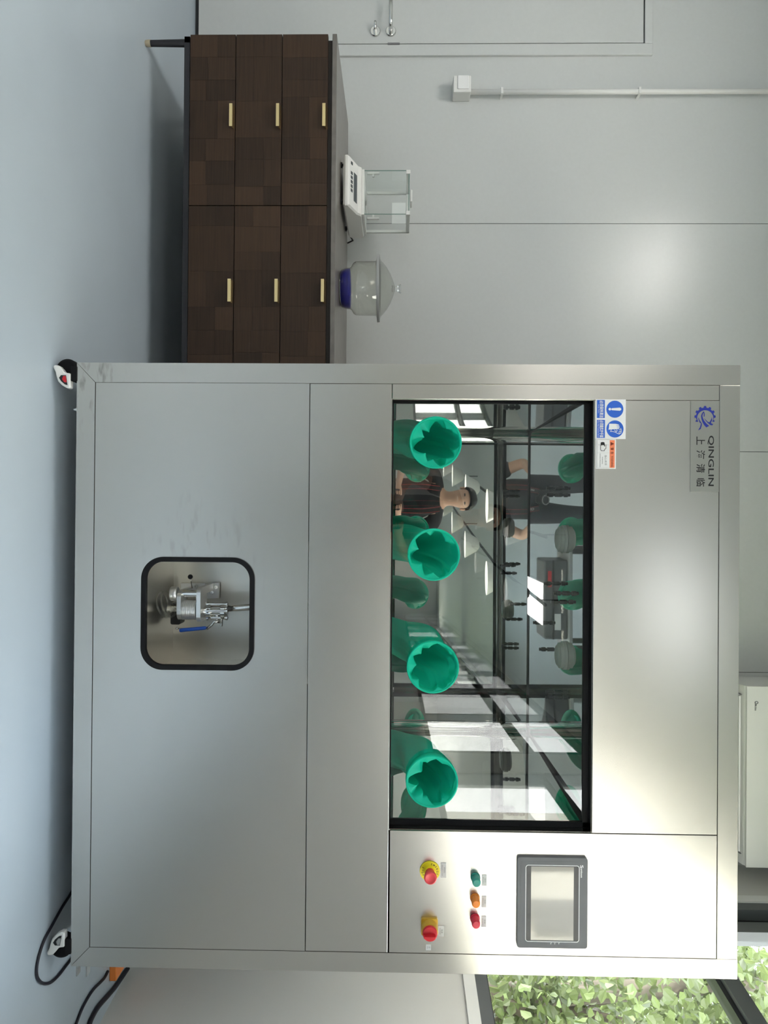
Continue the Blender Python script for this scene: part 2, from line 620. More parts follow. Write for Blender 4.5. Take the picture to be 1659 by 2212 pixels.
def window(idx, rng, mull):
    y0, y1 = rng
    f = MB()
    rw(f, y0, y1, -0.10, 0.004, WZ0, WZ0 + 0.047)
    rw(f, y0, y1, -0.10, -0.01, WZ1 - 0.05, WZ1)
    rw(f, y0, y0 + 0.05, -0.10, -0.01, WZ0, WZ1)
    rw(f, y1 - 0.05, y1, -0.10, 0.004, WZ0, WZ1)
    rw(f, y1 - 0.17, y1 - 0.10, -0.08, -0.02, WZ0, WZ1)
    rw(f, y0, y1, -0.09, 0.0, 2.322, 2.372)
    rw(f, y0, y1, -0.09, -0.025, 2.372, 2.40)
    for y in mull:
        rw(f, y - 0.035, y + 0.035, -0.10, -0.01, WZ0, WZ1)
    w_ = struct(f.build('window_%d' % idx, M['frame']))
    g = MB()
    rw(g, y0, y1, -0.085, -0.022, 2.303, 2.322)
    rw(g, y0, y1, -0.085, -0.03, WZ0 + 0.047, WZ0 + 0.056)
    rw(g, y1 - 0.10, y1 - 0.05, -0.08, -0.045, WZ0, WZ1)
    g.build('rubber_seal', M['framed'], w_)
    ys = [y0 + 0.05] + list(mull) + [y1 - 0.12]
    for a, b in zip(ys[:-1], ys[1:]):
        for za, zb in ((WZ0 + 0.04, 2.31), (2.39, WZ1 - 0.03)):
            p = MB()
            rw(p, a, b, -0.062, -0.058, za, zb)
            # single-sheet pane: keep the two large faces
            p.build('pane', M['glass'], w_)


window(1, W1, (1.70, -0.15))
window(2, W2, (-4.7, -6.9, -9.1, -11.3, -13.5))
window(3, W3, (-20.3, -23.6, -26.8))

# light portals guide daylight sampling through the openings
for (y0, y1) in (W1, W2, W3):
    ld = bpy.data.lights.new('daylight_portal', 'AREA')
    ld.shape = 'RECTANGLE'
    ld.size = y1 - y0
    ld.size_y = WZ1 - WZ0
    ld.cycles.is_portal = True
    lo = bpy.data.objects.new('daylight_portal', ld)
    COL.objects.link(lo)
    ym = (y0 + y1) / 2
    lo.location = (xw(ym) + 0.16, ym, (WZ0 + WZ1) / 2)
    ex = Vector((-0.085, 1, 0)).normalized()
    ez = Vector((1, 0.085, 0)).normalized()     # lamp -Z points into the room
    ey = ez.cross(ex)
    lo.matrix_world = Matrix(((ex.x, ey.x, ez.x, lo.location.x), (ex.y, ey.y, ez.y, lo.location.y), (ex.z, ey.z, ez.z, lo.location.z), (0, 0, 0, 1)))

# door in the back wall
dr = MB()
DX0, DX1, DZ = -3.33, -2.378, 2.253
dr.box(DX0, DX1, YB - 0.012, YB + 0.002, 0.018, DZ, 0.002)
door = struct(dr.build('door_1', M['wall']))
df = MB()
for a in ((DX0 - 0.06, DX0 - 0.006, 0, 2.298), (-2.372, -2.315, 0, 2.298), (DX0 - 0.005, -2.3725, 2.259, 2.298)):
    df.box(a[0], a[1], YB - 0.016, YB + 0.002, a[2], a[3], 0.002)
df.build('door_frame', M['wall'], door)
dg_ = MB()
dg_.box(DX0 - 0.01, -2.37, YB - 0.004, YB + 0.001, 0, 2.262)  # dark sheet standing in for the shade in the gaps round the leaf
dg_.build('door_gap_shade', M['framed'], door)
dl = MB()
dl.box(-2.3785, -2.368, YB - 0.018, YB - 0.003, 0.975, 1.035)
dl.build('latch_plate', M['inkgrey'], door)
for zc, full in ((0.990, True), (0.912, False)):
    h = MB()
    c = Vector((-2.437, YB - 0.012, zc))
    h.loft([(c, 0.027), (c + Vector((0, -0.005, 0)), 0.027), (c + Vector((0, -0.009, 0)), 0.023)], 28)
    if full:
        h.tube([c, c + Vector((0, -0.045, 0)), c + Vector((-0.008, -0.056, 0)), c + Vector((-0.03, -0.06, 0)), c + Vector((-0.14, -0.06, 0))], 0.0095, 12)
    else:
        h.cyl(c, c + Vector((0, -0.03, 0)), 0.010)
        h.tube([c + Vector((0.008, -0.03, 0)), c + Vector((-0.02, -0.033, 0.0)), c + Vector((-0.034, -0.028, 0))], 0.0065, 10)
    h.build('lever_handle' if full else 'thumb_turn', M['chrome'], door)

# outside ground
gr = MB()
gr.box(2.4, 40, -30, 40, -0.35, -0.3)
struct(gr.build('lawn', M['lawn']))

# ------------------------------------------------------------------ glove box isolator
YF = 2.21
X0, X1, Z0, Z1 = -0.4564, 1.3550, 0.0752, 2.0552
gb = thing('glove_box', 'large brushed stainless steel glove box with dark window, four green gloves and a touch screen', 'glove box', ((X0 + X1) / 2, 2.78, 0))
G = 0.0009
# frame
fr = MB()
fr.prism([(X0, Z0), (X0, Z1), (-0.3975, Z1), (-0.3975, Z0 + 0.0565)], 'y', YF, YF + 0.03)
fr.build('frame_post', M['steelc'], gb)
fr = MB()
fr.prism([(X1, Z0), (X1, Z1), (1.2975, Z1), (1.2975, Z0 + 0.0565)], 'y', YF, YF + 0.03)
fr.build('frame_post', M['steel'], gb)
fr = MB()
fr.prism([(X0 + 0.0012, Z0), (X1 - 0.0012, Z0), (1.2975 - G, Z0 + 0.0555), (-0.3975 + G, Z0 + 0.0555)], 'y', YF, YF + 0.03)
fr.build('frame_rail', M['steelc'], gb)
fr = MB()
fr.box(-0.3975 + G, 1.2975 - G, YF, YF + 0.03, 1.9955, Z1, 0.0008)
fr.build('frame_rail', M['steel'], gb)
# sheets
HX0, HX1, HZ0, HZ1 = 0.126, 0.464, 0.277, 0.618
pn = MB()
pn.plate_hole([(-0.3965, 0.1325), (1.2965, 0.1325), (1.2965, 0.7775), (-0.3965, 0.7775)], list(reversed(rrect(HX0 + 0.004, HX1 - 0.004, HZ0 + 0.004, HZ1 - 0.004, 0.062, 10))), YF + 0.0012, YF + 0.004)
pn.build('lower_panel', M['steelh'], gb)
pn = MB()
pn.box(-0.3965, 1.2965, YF + 0.0008, YF + 0.02, 0.7795, 1.0240, 0.0012)
pn.build('middle_panel', M['steel'], gb)
pn = MB()
pn.box(-0.3965, -0.3520, YF + 0.0012, YF + 0.02, 1.0260, 1.9945, 0.001)
pn.build('side_strip', M['steel'], gb)
pn = MB()
pn.box(-0.3505, 0.9320, YF + 0.0012, YF + 0.02, 1.6265, 1.9945, 0.001)
pn.build('upper_panel', M['steel'], gb)
pn = MB()
pn.box(0.9345, 1.2965, YF + 0.0012, YF + 0.02, 1.0285, 1.9945, 0.001)
pn.build('control_panel', M['steel'], gb)
# body
YBK = 3.40
bd = MB()
bd.box(X0, X0 + 0.004, YF + 0.03, YBK, Z0, Z1)
bd.box(X1 - 0.004, X1, YF + 0.03, YBK, Z0, Z1)
bd.box(X0, X1, YBK - 0.004, YBK, Z0, Z1)
bd.box(X0, X1, YF + 0.03, YBK, Z1 - 0.004, Z1)
bd.box(X0, X1, YF + 0.03, YBK, Z0, Z0 + 0.004)
bd.build('body_shell', M['steel'], gb)
# window reveal, seal and glass
WX0, WX1, WZb, WZt = -0.351, 0.934, 1.0255, 1.626
YG = 2.255
rv = MB()
rv.box(WX0 - 0.004, WX0, YF + 0.012, YG + 0.01, WZb, WZt)
rv.box(WX1, WX1 + 0.004, YF + 0.012, YG + 0.01, WZb, WZt)
rv.box(WX0 - 0.004, WX1 + 0.004, YF + 0.012, YG + 0.01, WZt, WZt + 0.004)
rv.box(WX0 - 0.004, WX1 + 0.004, YF + 0.012, YG + 0.01, WZb - 0.004, WZb)
rv.build('window_reveal', M['mirror'], gb)
gl = MB()
PORTS = [at(px, py, YG - 0.03) for px, py in ((941, 956), (937, 1198), (935, 1441), (933, 1688))]
bm = bmesh.new()
es = []
for loop in [[(WX0, WZb), (WX1, WZb), (WX1, WZt), (WX0, WZt)]] + [[(c.x + 0.071 * math.cos(-2 * PI * k / 48), c.z + 0.071 * math.sin(-2 * PI * k / 48)) for k in range(48)] for c in PORTS]:
    lv_ = [bm.verts.new((q[0], YG, q[1])) for q in loop]
    es += [bm.edges.new((lv_[i], lv_[(i + 1) % len(lv_)])) for i in range(len(lv_))]
bmesh.ops.triangle_fill(bm, use_beauty=True, use_dissolve=False, edges=es)
gl.addbm(bm)
glass = gl.build('viewing_window', M['visor'], gb)
sl = MB()
for (a, b, c, d) in ((WX0, WX0 + 0.006, WZb, WZt), (WX1 - 0.017, WX1, WZb, WZt), (WX0, WX1, WZt - 0.018, WZt), (WX0, WX1, WZb, WZb + 0.004)):
    sl.box(a, b, YG - 0.004, YG + 0.010, c, d, 0.001)
sl.build('window_seal', M['rubber'], glass)

# chamber liner
CX0, CX1, CYB, CZ0, CZ1 = -0.378, 0.950, 3.315, 0.86, 1.629
ch = MB()
R = 0.045


def zc(y):
    return 1.629 + (CYB - y) * 0.014


prof = [(CX0, YG + 0.012)]
for k in range(11):
    a = math.radians(180 - 9 * k)
    prof.append((CX0 + R + R * math.cos(a), CYB - R + R * math.sin(a)))
for k in range(11):
    a = math.radians(90 - 9 * k)
    prof.append((CX1 - R + R * math.cos(a), CYB - R + R * math.sin(a)))
prof.append((CX1, YG + 0.012))
n = len(prof)
vs = [(p[0], p[1], CZ0) for p in prof] + [(p[0], p[1], CZ1 - 0.006) for p in prof]
for i in range(n - 1):
    curved = 0 < i < 11 or 11 < i < 22
    ch.add([vs[i], vs[i + 1], vs[n + i + 1], vs[n + i]], [(0, 1, 2, 3)], False)
liner = ch.build('chamber_wall', M['mirror'], gb)
bm = bmesh.new()
bm.from_mesh(liner.data)
bmesh.ops.remove_doubles(bm, verts=bm.verts, dist=1e-5)
for f in bm.faces:
    f.smooth = True
for e in bm.edges:
    if len(e.link_faces) == 2 and e.calc_face_angle() > 0.5:
        e.smooth = False
bm.to_mesh(liner.data)
bm.free()
cc = MB()
cc.prism(prof, 'z', CZ1, CZ1 + 0.003)
# the sheet rises a little towards the front
cc.v = [(v[0], v[1], v[2] + (CYB - v[1]) * 0.014) for v in cc.v]
ctop = cc.build('chamber_ceiling', M['mirror'], gb)
cf = MB()
cf.prism(prof, 'z', CZ0 - 0.003, CZ0)
cf.build('chamber_floor', M['mirror'], gb)
# things screwed into the chamber ceiling
for (x, y) in ((0.075, 2.64), (0.485, 2.63)):
    b = MB()
    CZ1 = zc(y)
    b.loft([((x, y, CZ1), 0.050), ((x, y, CZ1 - 0.010), 0.050), ((x, y, CZ1 - 0.010), 0.045), ((x, y, CZ1 - 0.022), 0.045), ((x, y, CZ1 - 0.024), 0.040), ((x, y, CZ1 - 0.030), 0.034)], 36, smooth=False)
    b.build('port_flange', M['offwhite'], ctop)
for (x, y) in ((-0.11, 2.75), (-0.085, 2.75), (0.245, 2.78), (0.265, 2.62), (0.30, 2.66), (0.42, 2.98), (0.505, 2.86), (0.64, 2.74), (0.66, 2.74)):
    b = MB()
    CZ1 = zc(y)
    b.loft([((x, y, CZ1), 0.008), ((x, y, CZ1 - 0.012), 0.008), ((x, y, CZ1 - 0.012), 0.005), ((x, y, CZ1 - 0.020), 0.005), ((x, y, CZ1 - 0.020), 0.0085), ((x, y, CZ1 - 0.034), 0.0085), ((x, y, CZ1 - 0.036), 0.006), ((x, y, CZ1 - 0.044), 0.006)], 14, smooth=False)
    b.build('pipe_fitting', M['black'], ctop)


# gloves
def glove(px, py, shift, seed, lobes, depth, sag):
    rnd = random.Random(seed)
    c = at(px, py, YG - 0.03)
    r0 = 0.0765
    root = bpy.data.objects.new('glove_port', None)
    root.location = (0, 0, 0)
    COL.objects.link(root)
    root.parent = gb
    root.matrix_parent_inverse = Matrix.Translation(-root_loc(gb))
    # path of the sleeve centre
    ctrl = [(0, 0, 0), (0.0, 0.045, -0.002), (shift * 0.4, 0.13, -0.02 - sag), (shift * 0.8, 0.20, -0.075 - sag), (shift, 0.245, -0.15 - sag), (shift * 1.05, 0.262, -0.24 - sag)]
    def path(s):
        x = s * (len(ctrl) - 1)
        i = min(int(x), len(ctrl) - 2); t = x - i
        p = [Vector(ctrl[max(0, min(len(ctrl) - 1, j))]) for j in (i - 1, i, i + 1, i + 2)]
        return c + 0.5 * ((2 * p[1]) + (-p[0] + p[2]) * t + (2 * p[0] - 5 * p[1] + 4 * p[2] - p[3]) * t * t + (-p[0] + 3 * p[1] - 3 * p[2] + p[3]) * t ** 3)
    N = 168; K = 60
    # sharp pleats gathered mostly where the sleeve folds down over the lower lip
    ridges = []
    for k in range(lobes):
        a0_ = 2 * PI * (k + rnd.uniform(-0.35, 0.35)) / lobes
        low = 0.5 - 0.5 * math.sin(a0_ + rnd.uniform(-0.3, 0.3))
        ridges.append((a0_, (0.18 + 0.82 * low) * rnd.uniform(0.6, 1.0), rnd.uniform(0.18, 0.50), rnd.uniform(-1.2, 1.2)))
    crease = rnd.uniform(0.3, 1.2)

    def pleat(t, s):
        v = 0
        for (a_, dpt, wd, dr_) in ridges:
            d = abs((t - a_ - dr_ * s + PI) % (2 * PI) - PI)
            v = max(v, dpt * max(0, 1 - d / (wd * (1 + 1.5 * s))))
        d = abs((t - crease - 0.8 * s + PI) % (2 * PI) - PI)
        v = max(v, 0.55 * min(1, s / 0.15) * max(0, 1 - d / 0.22))
        return v
    wr_ = [(rnd.randint(2, 5), rnd.uniform(0, 6.28), rnd.uniform(5, 22), rnd.uniform(0.015, 0.045)) for _ in range(7)]
    vs = []; up = Vector((0, 0, 1))
    for i in range(K):
        s = (i / (K - 1)) ** 1.35
        p = path(s)
        d = (path(min(1, s + 0.01)) - path(max(0, s - 0.01))).normalized()
        if i == 0:
            d = Vector((0, 1, 0))
        a = Vector((1, 0, 0)); a = (a - d * a.dot(d)).normalized()
        b = d.cross(a) * -1
        env = min(1, s / 0.05) * (1.0 if s < 0.22 else max(0.28, 1 - (s - 0.22) * 2.0))
        for k in range(N):
            t = 2 * PI * k / N
            r = r0 * (1 - 0.06 * min(1, s / 0.03)) * (1 - depth * env * pleat(t, s))
            for (m_, ph, fq, am) in wr_:
                r *= 1 + am * min(1, s / 0.08) * math.sin(m_ * t + ph + fq * s)
            if s > 0.3:
                r *= 1 - 0.22 * min(1, (s - 0.3) / 0.5)
            vs.append(p + r * (math.cos(t) * a + math.sin(t) * b))
    fs = [(i * N + k, i * N + (k + 1) % N, (i + 1) * N + (k + 1) % N, (i + 1) * N + k) for i in range(K - 1) for k in range(N)]
    sv = MB(); sv.add(vs, fs, True)
    sv.build('glove_sleeve', M['latex'], root)
    # stretched cuff over the port collar, with a rolled lip
    cuff = MB()
    rings = [(0.045, 0.0700), (0.040, 0.0745), (0.012, 0.0765), (0.004, 0.0780), (-0.002, 0.0785), (-0.0045, 0.0765), (-0.004, 0.0735), (0.002, 0.0715), (0.012, 0.0700)]
    cuff.loft([(c + Vector((0, dy, 0)), r) for dy, r in rings], 72, caps=False)
    cuff.build('glove_cuff', M['latex'], root)
    return root


for a in ((941, 956, -0.045, 3, 7, 0.62, 0.0), (937, 1198, -0.03, 11, 7, 0.48, 0.0), (935, 1441, -0.06, 23, 8, 0.42, 0.0), (933, 1688, -0.03, 31, 9, 0.52, 0.0)):
    glove(*a)

# hatch in the lower panel
hs = MB()
hs.plate_hole(rrect(HX0, HX1, HZ0, HZ1, 0.066, 12), list(reversed(rrect(HX0 + 0.0145, HX1 - 0.0145, HZ0 + 0.0145, HZ1 - 0.0145, 0.052, 12))), YF - 0.004, YF + 0.012)
hs.build('hatch_seal', M['rubber'], gb)
rc = MB()
RX0, RX1, RZ0, RZ1, RYB = 0.09, 0.50, 0.268, 0.80, 2.56
rc.box(RX0 - 0.003, RX1 + 0.003, YF + 0.006, RYB, RZ0 - 0.003, RZ0)
rc.box(RX0 - 0.003, RX1 + 0.003, YF + 0.006, RYB, RZ1, RZ1 + 0.003)
rc.box(RX0 - 0.003, RX0, YF + 0.006, RYB, RZ0, RZ1)
rc.box(RX1, RX1 + 0.003, YF + 0.006, RYB, RZ0, RZ1)
rc.box(RX0 - 0.003, RX1 + 0.003, RYB, RYB + 0.003, RZ0, RZ1)
rc.build('hatch_recess', M['recess'], gb)


def hv(zx, zy, Y=2.40):
    return at(280 + zx / 5.53, 1180 + zy / 5.53, Y)


def hr(z, Y=2.40):
    return z / 5.53 * Y / 1600.0


va = bpy.data.objects.new('drain_valve', None)
COL.objects.link(va); va.parent = gb; va.matrix_parent_inverse = Matrix.Translation(-root_loc(gb))
YV = 2.40
p = MB()
a = hv(1150, 745); b = hv(1330, 735); c = hv(1460, 722)
p.tube([a, b, c, Vector((c.x - 0.004, c.y, RZ1))], hr(38), 20)
p.build('drain_pipe', M['chrome'], va)


def vcyl(mb, zx0, zx1, zy, rz, Y=YV, n=28):
    A = hv(zx0, zy, Y); B = hv(zx1, zy, Y)
    A.x = B.x = (A.x + B.x) / 2
    A.y = B.y = Y
    return mb.cyl(A, B, hr(rz, Y), n=n)


p = MB()
vcyl(p, 905, 935, 772, 70); vcyl(p, 935, 985, 772, 104); vcyl(p, 985, 1105, 772, 62); vcyl(p, 1105, 1150, 772, 104); vcyl(p, 1150, 1175, 755, 60)
vcyl(p, 880, 910, 772, 45)
for zy, Y in ((690, YV - 0.012), (855, YV - 0.012), (690, YV + 0.014), (855, YV + 0.014), (772, YV - 0.030)):
    vcyl(p, 918, 1172, zy, 17, Y, 10)
    vcyl(p, 922, 945, zy, 27, Y, 6)
    vcyl(p, 1148, 1172, zy, 27, Y, 6)
A = hv(1045, 772); p.cyl(A, A + Vector((0.034, 0, 0)), 0.010)
A = hv(1100, 850); p.cyl(A, A + Vector((0.028, -0.004, 0)), 0.004)
p.build('ball_valve', M['chrome'], va)
p = MB()
p.tube([hv(1075, 905, 2.385), hv(1010, 900, 2.385), hv(985, 935, 2.385), hv(925, 985, 2.385)], 0.0045, 10)
p.sphere(hv(565, 980, 2.385), 0.0042)
p.tube([hv(920, 985, 2.385), hv(570, 985, 2.385)], 0.002, 8)
lv = p.build('valve_lever', M['chrome'], va)
p = MB()
A = hv(915, 975, 2.385); B = hv(598, 1005, 2.385)
p.loft([(A, 0.0045), (A.lerp(B, 0.06), 0.0056), (A.lerp(B, 0.95), 0.0064), (B, 0.005)], 16)
p.build('blue_grip', M['handle_blue'], va)
p = MB()
A = hv(842, 482); B = hv(888, 885)
p.prism(rrect(A.x, B.x, A.y - 0.045, A.y + 0.035, 0.02, 6), 'z', A.z, B.z)
Cc = hv(890, 490); D = hv(1062, 622)
p.prism([(hv(888, 480, 2.5).x, hv(888, 480, 2.5).z), (hv(1000, 440, 2.53).x, hv(1000, 440, 2.53).z), (hv(1060, 440, 2.53).x, hv(1060, 440, 2.53).z), (hv(1060, 622, 2.53).x, hv(1060, 622, 2.53).z), (hv(888, 640, 2.5).x, hv(888, 640, 2.5).z)], 'y', 2.535, 2.552)
A = hv(600, 445, 2.53); B = hv(900, 500, 2.53)
p.box(A.x, B.x + 0.03, 2.54, 2.556, A.z, B.z, 0.001)
A = hv(600, 520); B = hv(645, 870)
p.prism(rrect(A.x, B.x, A.y - 0.034, A.y + 0.034, 0.025, 6), 'z', A.z, B.z)
p.box(A.x, A.x + 0.02, A.y, 2.555, A.z, B.z)
p.box(hv(842, 482).x, hv(842, 482).x + 0.025, A.y, 2.555, hv(842, 482).z, hv(888, 482).z)
p.build('mounting_bracket', M['alu'], va)
for q in ((790, 482), (1032, 490), (985, 555), (985, 490)):
    A = hv(*q, 2.53)
    A.y = 2.534
    p = MB()
    p.loft([(A, 0.0065), (A + Vector((0, -0.004, 0)), 0.006), (A + Vector((0, -0.004, 0)), 0.003), (A + Vector((0, -0.001, 0)), 0.003)], 16, smooth=False)
    p.build('screw', M['chrome'], va)
p = MB()
rings = []
A = hv(648, 758); B = hv(815, 758)
for k in range(33):
    t = k / 32
    rings.append(((A.x, YV - 0.004, A.z + (B.z - A.z) * t), 0.0305 + 0.0016 * math.cos(k * PI / 2.0)))
p.loft(rings, 36)
p.build('threaded_collar', M['alu'], va)
p = MB()
vcyl(p, 640, 835, 565, 44, YV - 0.01); vcyl(p, 815, 842, 565, 62, YV - 0.01)
p.build('guide_rod', M['chrome'], va)
p = MB()
vcyl(p, 455, 605, 750, 36); vcyl(p, 455, 500, 750, 44)
p.build('outlet_nozzle', M['chrome'], va)
p = MB()
A = hv(492, 566, YV - 0.01); B = hv(578, 566, YV - 0.01); B.x = A.x; B.y = A.y = YV - 0.01
p.loft([(A, hr(78)), (A.lerp(B, 0.08), hr(85)), (A.lerp(B, 0.92), hr(85)), (B, hr(78))], 32)
p.build('clamp_knob', M['alu'], va)
p = MB()
p.prism(rrect(hv(520, 672, 2.47).x, hv(520, 925, 2.47).x, hv(512, 700, 2.47).z, hv(628, 700, 2.47).z, 0.006, 5), 'y', 2.45, 2.50)
p.build('switch_box', M['black'], va)
p = MB()
A = hv(725, 365, 2.41)
p.sphere(A, 0.0082)
p.build('ball_knob', M['black'], va)
p = MB()
p.tube([A, hv(735, 430, 2.42), hv(748, 500, 2.43)], 0.0018, 8)
p.build('knob_stem', M['chrome'], va)
p = MB()
A = hv(215, 690, 2.36); A.z = RZ0 + 0.012
pts = []
for k in range(97):
    t = k / 96 * 2 * PI * 2.3
    pts.append(A + Vector((0.042 * math.cos(t), 0.036 * math.sin(t) + 0.012 * k / 96, 0.006 + 0.03 * k / 96 + 0.012 * math.sin(t + 0.7))))
pts = pts + [pts[-1] + Vector((0.0, 0.03, 0.03)), hv(450, 750)]
p.tube(pts, 0.0030, 10)
p.build('clear_hose', M['jar'], va)


# castors
def castor(xc, yc, mirrored, name='castor', dial='red'):
    root = bpy.data.objects.new(name, None)
    COL.objects.link(root); root.parent = gb; root.matrix_parent_inverse = Matrix.Translation(-root_loc(gb))
    sgn = -1 if mirrored else 1
    def X(v):
        return xc + sgn * v
    wv = MB()
    c0 = Vector((X(0.006), yc + 0.005, 0.034))
    wv.loft([(c0 + Vector((0, 0.0, 0)), 0.026), (c0 + Vector((0, 0.002, 0)), 0.032), (c0 + Vector((0, 0.006, 0)), 0.034), (c0 + Vector((0, 0.030, 0)), 0.034), (c0 + Vector((0, 0.036, 0)), 0.028)], 36)
    wv.build('wheel', M['rubber'], root)
    pts = [(0.002, 0.004), (-0.004, 0.010), (-0.002, 0.022), (0.010, 0.033), (0.020, 0.0400), (0.022, 0.0575), (0.066, 0.0575), (0.066, 0.046), (0.058, 0.032), (0.046, 0.020), (0.030, 0.0145), (0.018, 0.012)]
    hb = MB()
    hb.prism([(X(a), b) for a, b in pts], 'y', yc - 0.022, yc + 0.002)
    ob = hb.build('housing', M['white'], root)
    ob.modifiers.new('bevel', 'BEVEL').width = 0.003
    wn = MB()
    wn.prism([(X(a), b) for a, b in ((0.028, 0.030), (0.028, 0.045), (0.058, 0.050), (0.056, 0.042), (0.046, 0.030), (0.036, 0.024))], 'y', yc - 0.0228, yc - 0.018)
    wn.build('dial_slot', M['black'], root)
    if dial != 'red':
        dial = 'grey'
    dl_ = MB()
    dl_.prism([(X(a), b) for a, b in ((0.0305, 0.037), (0.0305, 0.0445), (0.050, 0.0475), (0.049, 0.040), (0.040, 0.034))], 'y', yc - 0.0240, yc - 0.019)
    dl_.build('adjuster_dial', M[dial], root)
    st = MB()
    st.box(X(0.0) - 0.045 * (1 if mirrored else 0) , X(0.0) + 0.045 * (0 if mirrored else 1), yc - 0.02, yc + 0.05, 0.0575, Z0 + 0.001, 0.002)
    st.build('top_plate', M['rubber'], root)
    return root


castor(-0.4450, 2.226, False)
castor(1.3180, 2.226, True, dial='grey')
castor(-0.4450, 3.33, False)
castor(1.3180, 3.33, True)
p = MB()
p.loft([((-0.318, 2.232, Z0), 0.007), ((-0.318, 2.232, Z0 - 0.006), 0.007), ((-0.318, 2.232, Z0 - 0.018), 0.0025)], 14)
p.build('levelling_stud', M['chrome'], gb)
# bracket on the right flank near the floor
p = MB()
p.box(X1, X1 + 0.048, 2.238, 2.262, 0.0785, 0.0835, 0.001)
p.box(X1, X1 + 0.048, 2.238, 2.262, 0.1085, 0.1135, 0.001)
p.box(X1 - 0.001, X1 + 0.003, 2.232, 2.30, 0.076, 0.140)
p.build('side_bracket', M['grey'], gb)

# name plate with logo and lettering
YP = YF + 0.0002
pl = MB()
pl.box(-0.3500, -0.0800, YP - 0.0016, YF + 0.003, 1.9095, 1.9940, 0.0006)
plate = pl.build('name_plate', M['plate'], gb)
YT = YP - 0.0020


def zp(pts, ox, oy, sc, Y):
    return [fx(ox + a / sc, oy + b / sc, Y) for a, b in pts]


lg = MB()
cen = (842, 880)
outer = []; inner = []
for k in range(0, 241):
    deg = 150 + k          # image angle measured from +x, growing downwards; runs over the top of the cog
    a = math.radians(deg)
    ph = ((deg - 180) % 30) / 30.0
    ph = min(ph, 1 - ph) * 2
    tip = 505 if ph < 0.38 else (505 - (ph - 0.38) / 0.2 * 75 if ph < 0.58 else 430)
    outer.append((cen[0] + tip * math.cos(a), cen[1] + tip * math.sin(a)))
    ri = 385
    inner.append((852 + ri * math.cos(a), 945 + ri * math.sin(a) * 0.95))
ring = outer + list(reversed(inner))
lg.prism(zp(ring, 1485, 860, 22.12, YT), 'y', YT, YT + 0.0006)
for poly in ([(770, 630), (690, 730), (650, 850), (670, 1000), (720, 1150), (800, 1290), (900, 1400), (1040, 1330), (900, 1210), (800, 1080), (740, 960), (715, 850), (740, 740), (775, 700), (785, 790), (780, 880), (820, 880), (825, 760), (800, 660)],
             [(800, 960), (880, 1080), (980, 1190), (1100, 1290), (1180, 1300), (1235, 1250), (1150, 1210), (1120, 1180), (1180, 1050), (1170, 900), (1140, 1000), (1080, 1110), (1040, 1160), (950, 1110), (870, 1030)],
             [(540, 920), (520, 980), (580, 1160), (650, 1210), (600, 1390), (510, 1540), (630, 1480), (680, 1320), (690, 1220), (640, 1140), (600, 1080), (560, 1000)]):
    lg.prism(zp(poly, 1485, 860, 22.12, YT), 'y', YT, YT + 0.0006)
lg.build('cog_emblem', M['logo'], plate)
lt = MB()
xa, za = fx(1528.5, 941, YT); xb, zb = fx(1542, 1050, YT)
letters(lt, 'QINGLIN', xa, xb, za, zb, YT + 0.0002, True)
for ch_, (a, b) in zip('上海清临', ((943, 961), (972.5, 992), (1002, 1021.5), (1033, 1051))):
    xa, za = fx(1504.5, a, YT); xb, zb = fx(1523, b, YT)
    letters(lt, ch_, xa, xb, za, zb, YT + 0.0002, True)
lt.build('lettering', M['ink'], plate)

# safety stickers
YS = YF + 0.0006


def rectpx(mb, x0, y0, x1, y1, Y, th=0.0004):
    A = fx(x0, y0, Y); B = fx(x1, y1, Y)
    return mb.box(min(A[0], B[0]), max(A[0], B[0]), Y, Y + th, min(A[1], B[1]), max(A[1], B[1]))


def textpx(mb, txt, x0, y0, x1, y1, Y, bold=False):
    A = fx(x0, y0, Y); B = fx(x1, y1, Y)
    return letters(mb, txt, A[0], B[0], A[1], B[1], Y, bold)


def circpx(mb, cx, cy, r, Y, n=40):
    return mb.prism([fx(cx + r * math.cos(2 * PI * k / n), cy + r * math.sin(2 * PI * k / n), Y) for k in range(n)], 'y', Y, Y + 0.0003)


def s1(a, b):      # sticker drawing coordinates
    return (1280 + a / 20.74, 855 + b / 20.74)


st = MB(); rectpx(st, 1287, 862.5, 1351.5, 948.5, YS)
stick = st.build('hygiene_sticker', M['paper'], gb)
stick['label'] = 'white sticker with two blue mandatory signs'
st = MB()
Y2 = YS - 0.0005
rectpx(st, *s1(200, 188), *s1(548, 995), Y2)
rectpx(st, *s1(200, 1078), *s1(552, 1885), Y2)
circpx(st, *s1(1000, 600), 18.4, Y2)
circpx(st, *s1(1005, 1485), 18.5, Y2)
st.build('blue_sign', M['blue'], stick)
st = MB(); Y3 = Y2 - 0.0004
circpx(st, *s1(775, 598), 2.8, Y3)
st.prism([fx(*s1(a, b), Y3) for a, b in ((845, 600), (860, 555), (1230, 530), (1275, 560), (1290, 600), (1275, 640), (1230, 668), (860, 645))], 'y', Y3, Y3 + 0.0003)
st.prism([fx(*s1(a, b), Y3) for a, b in ((745, 1250), (1040, 1255), (1180, 1290), (1185, 1318), (1060, 1318), (1060, 1330), (1205, 1345), (1205, 1375), (1080, 1378), (1080, 1390), (1215, 1400), (1205, 1435), (1085, 1437), (1085, 1448), (1190, 1455), (1190, 1490), (900, 1500), (715, 1518), (738, 1400))], 'y', Y3, Y3 + 0.0003)
hand = [(840, 1520), (805, 1600), (900, 1595), (1010, 1625), (1110, 1680), (1200, 1720), (1235, 1690), (1165, 1650), (1275, 1680), (1290, 1630), (1180, 1590), (1295, 1600), (1300, 1550), (1200, 1520), (1290, 1520), (1275, 1470), (1235, 1462)]
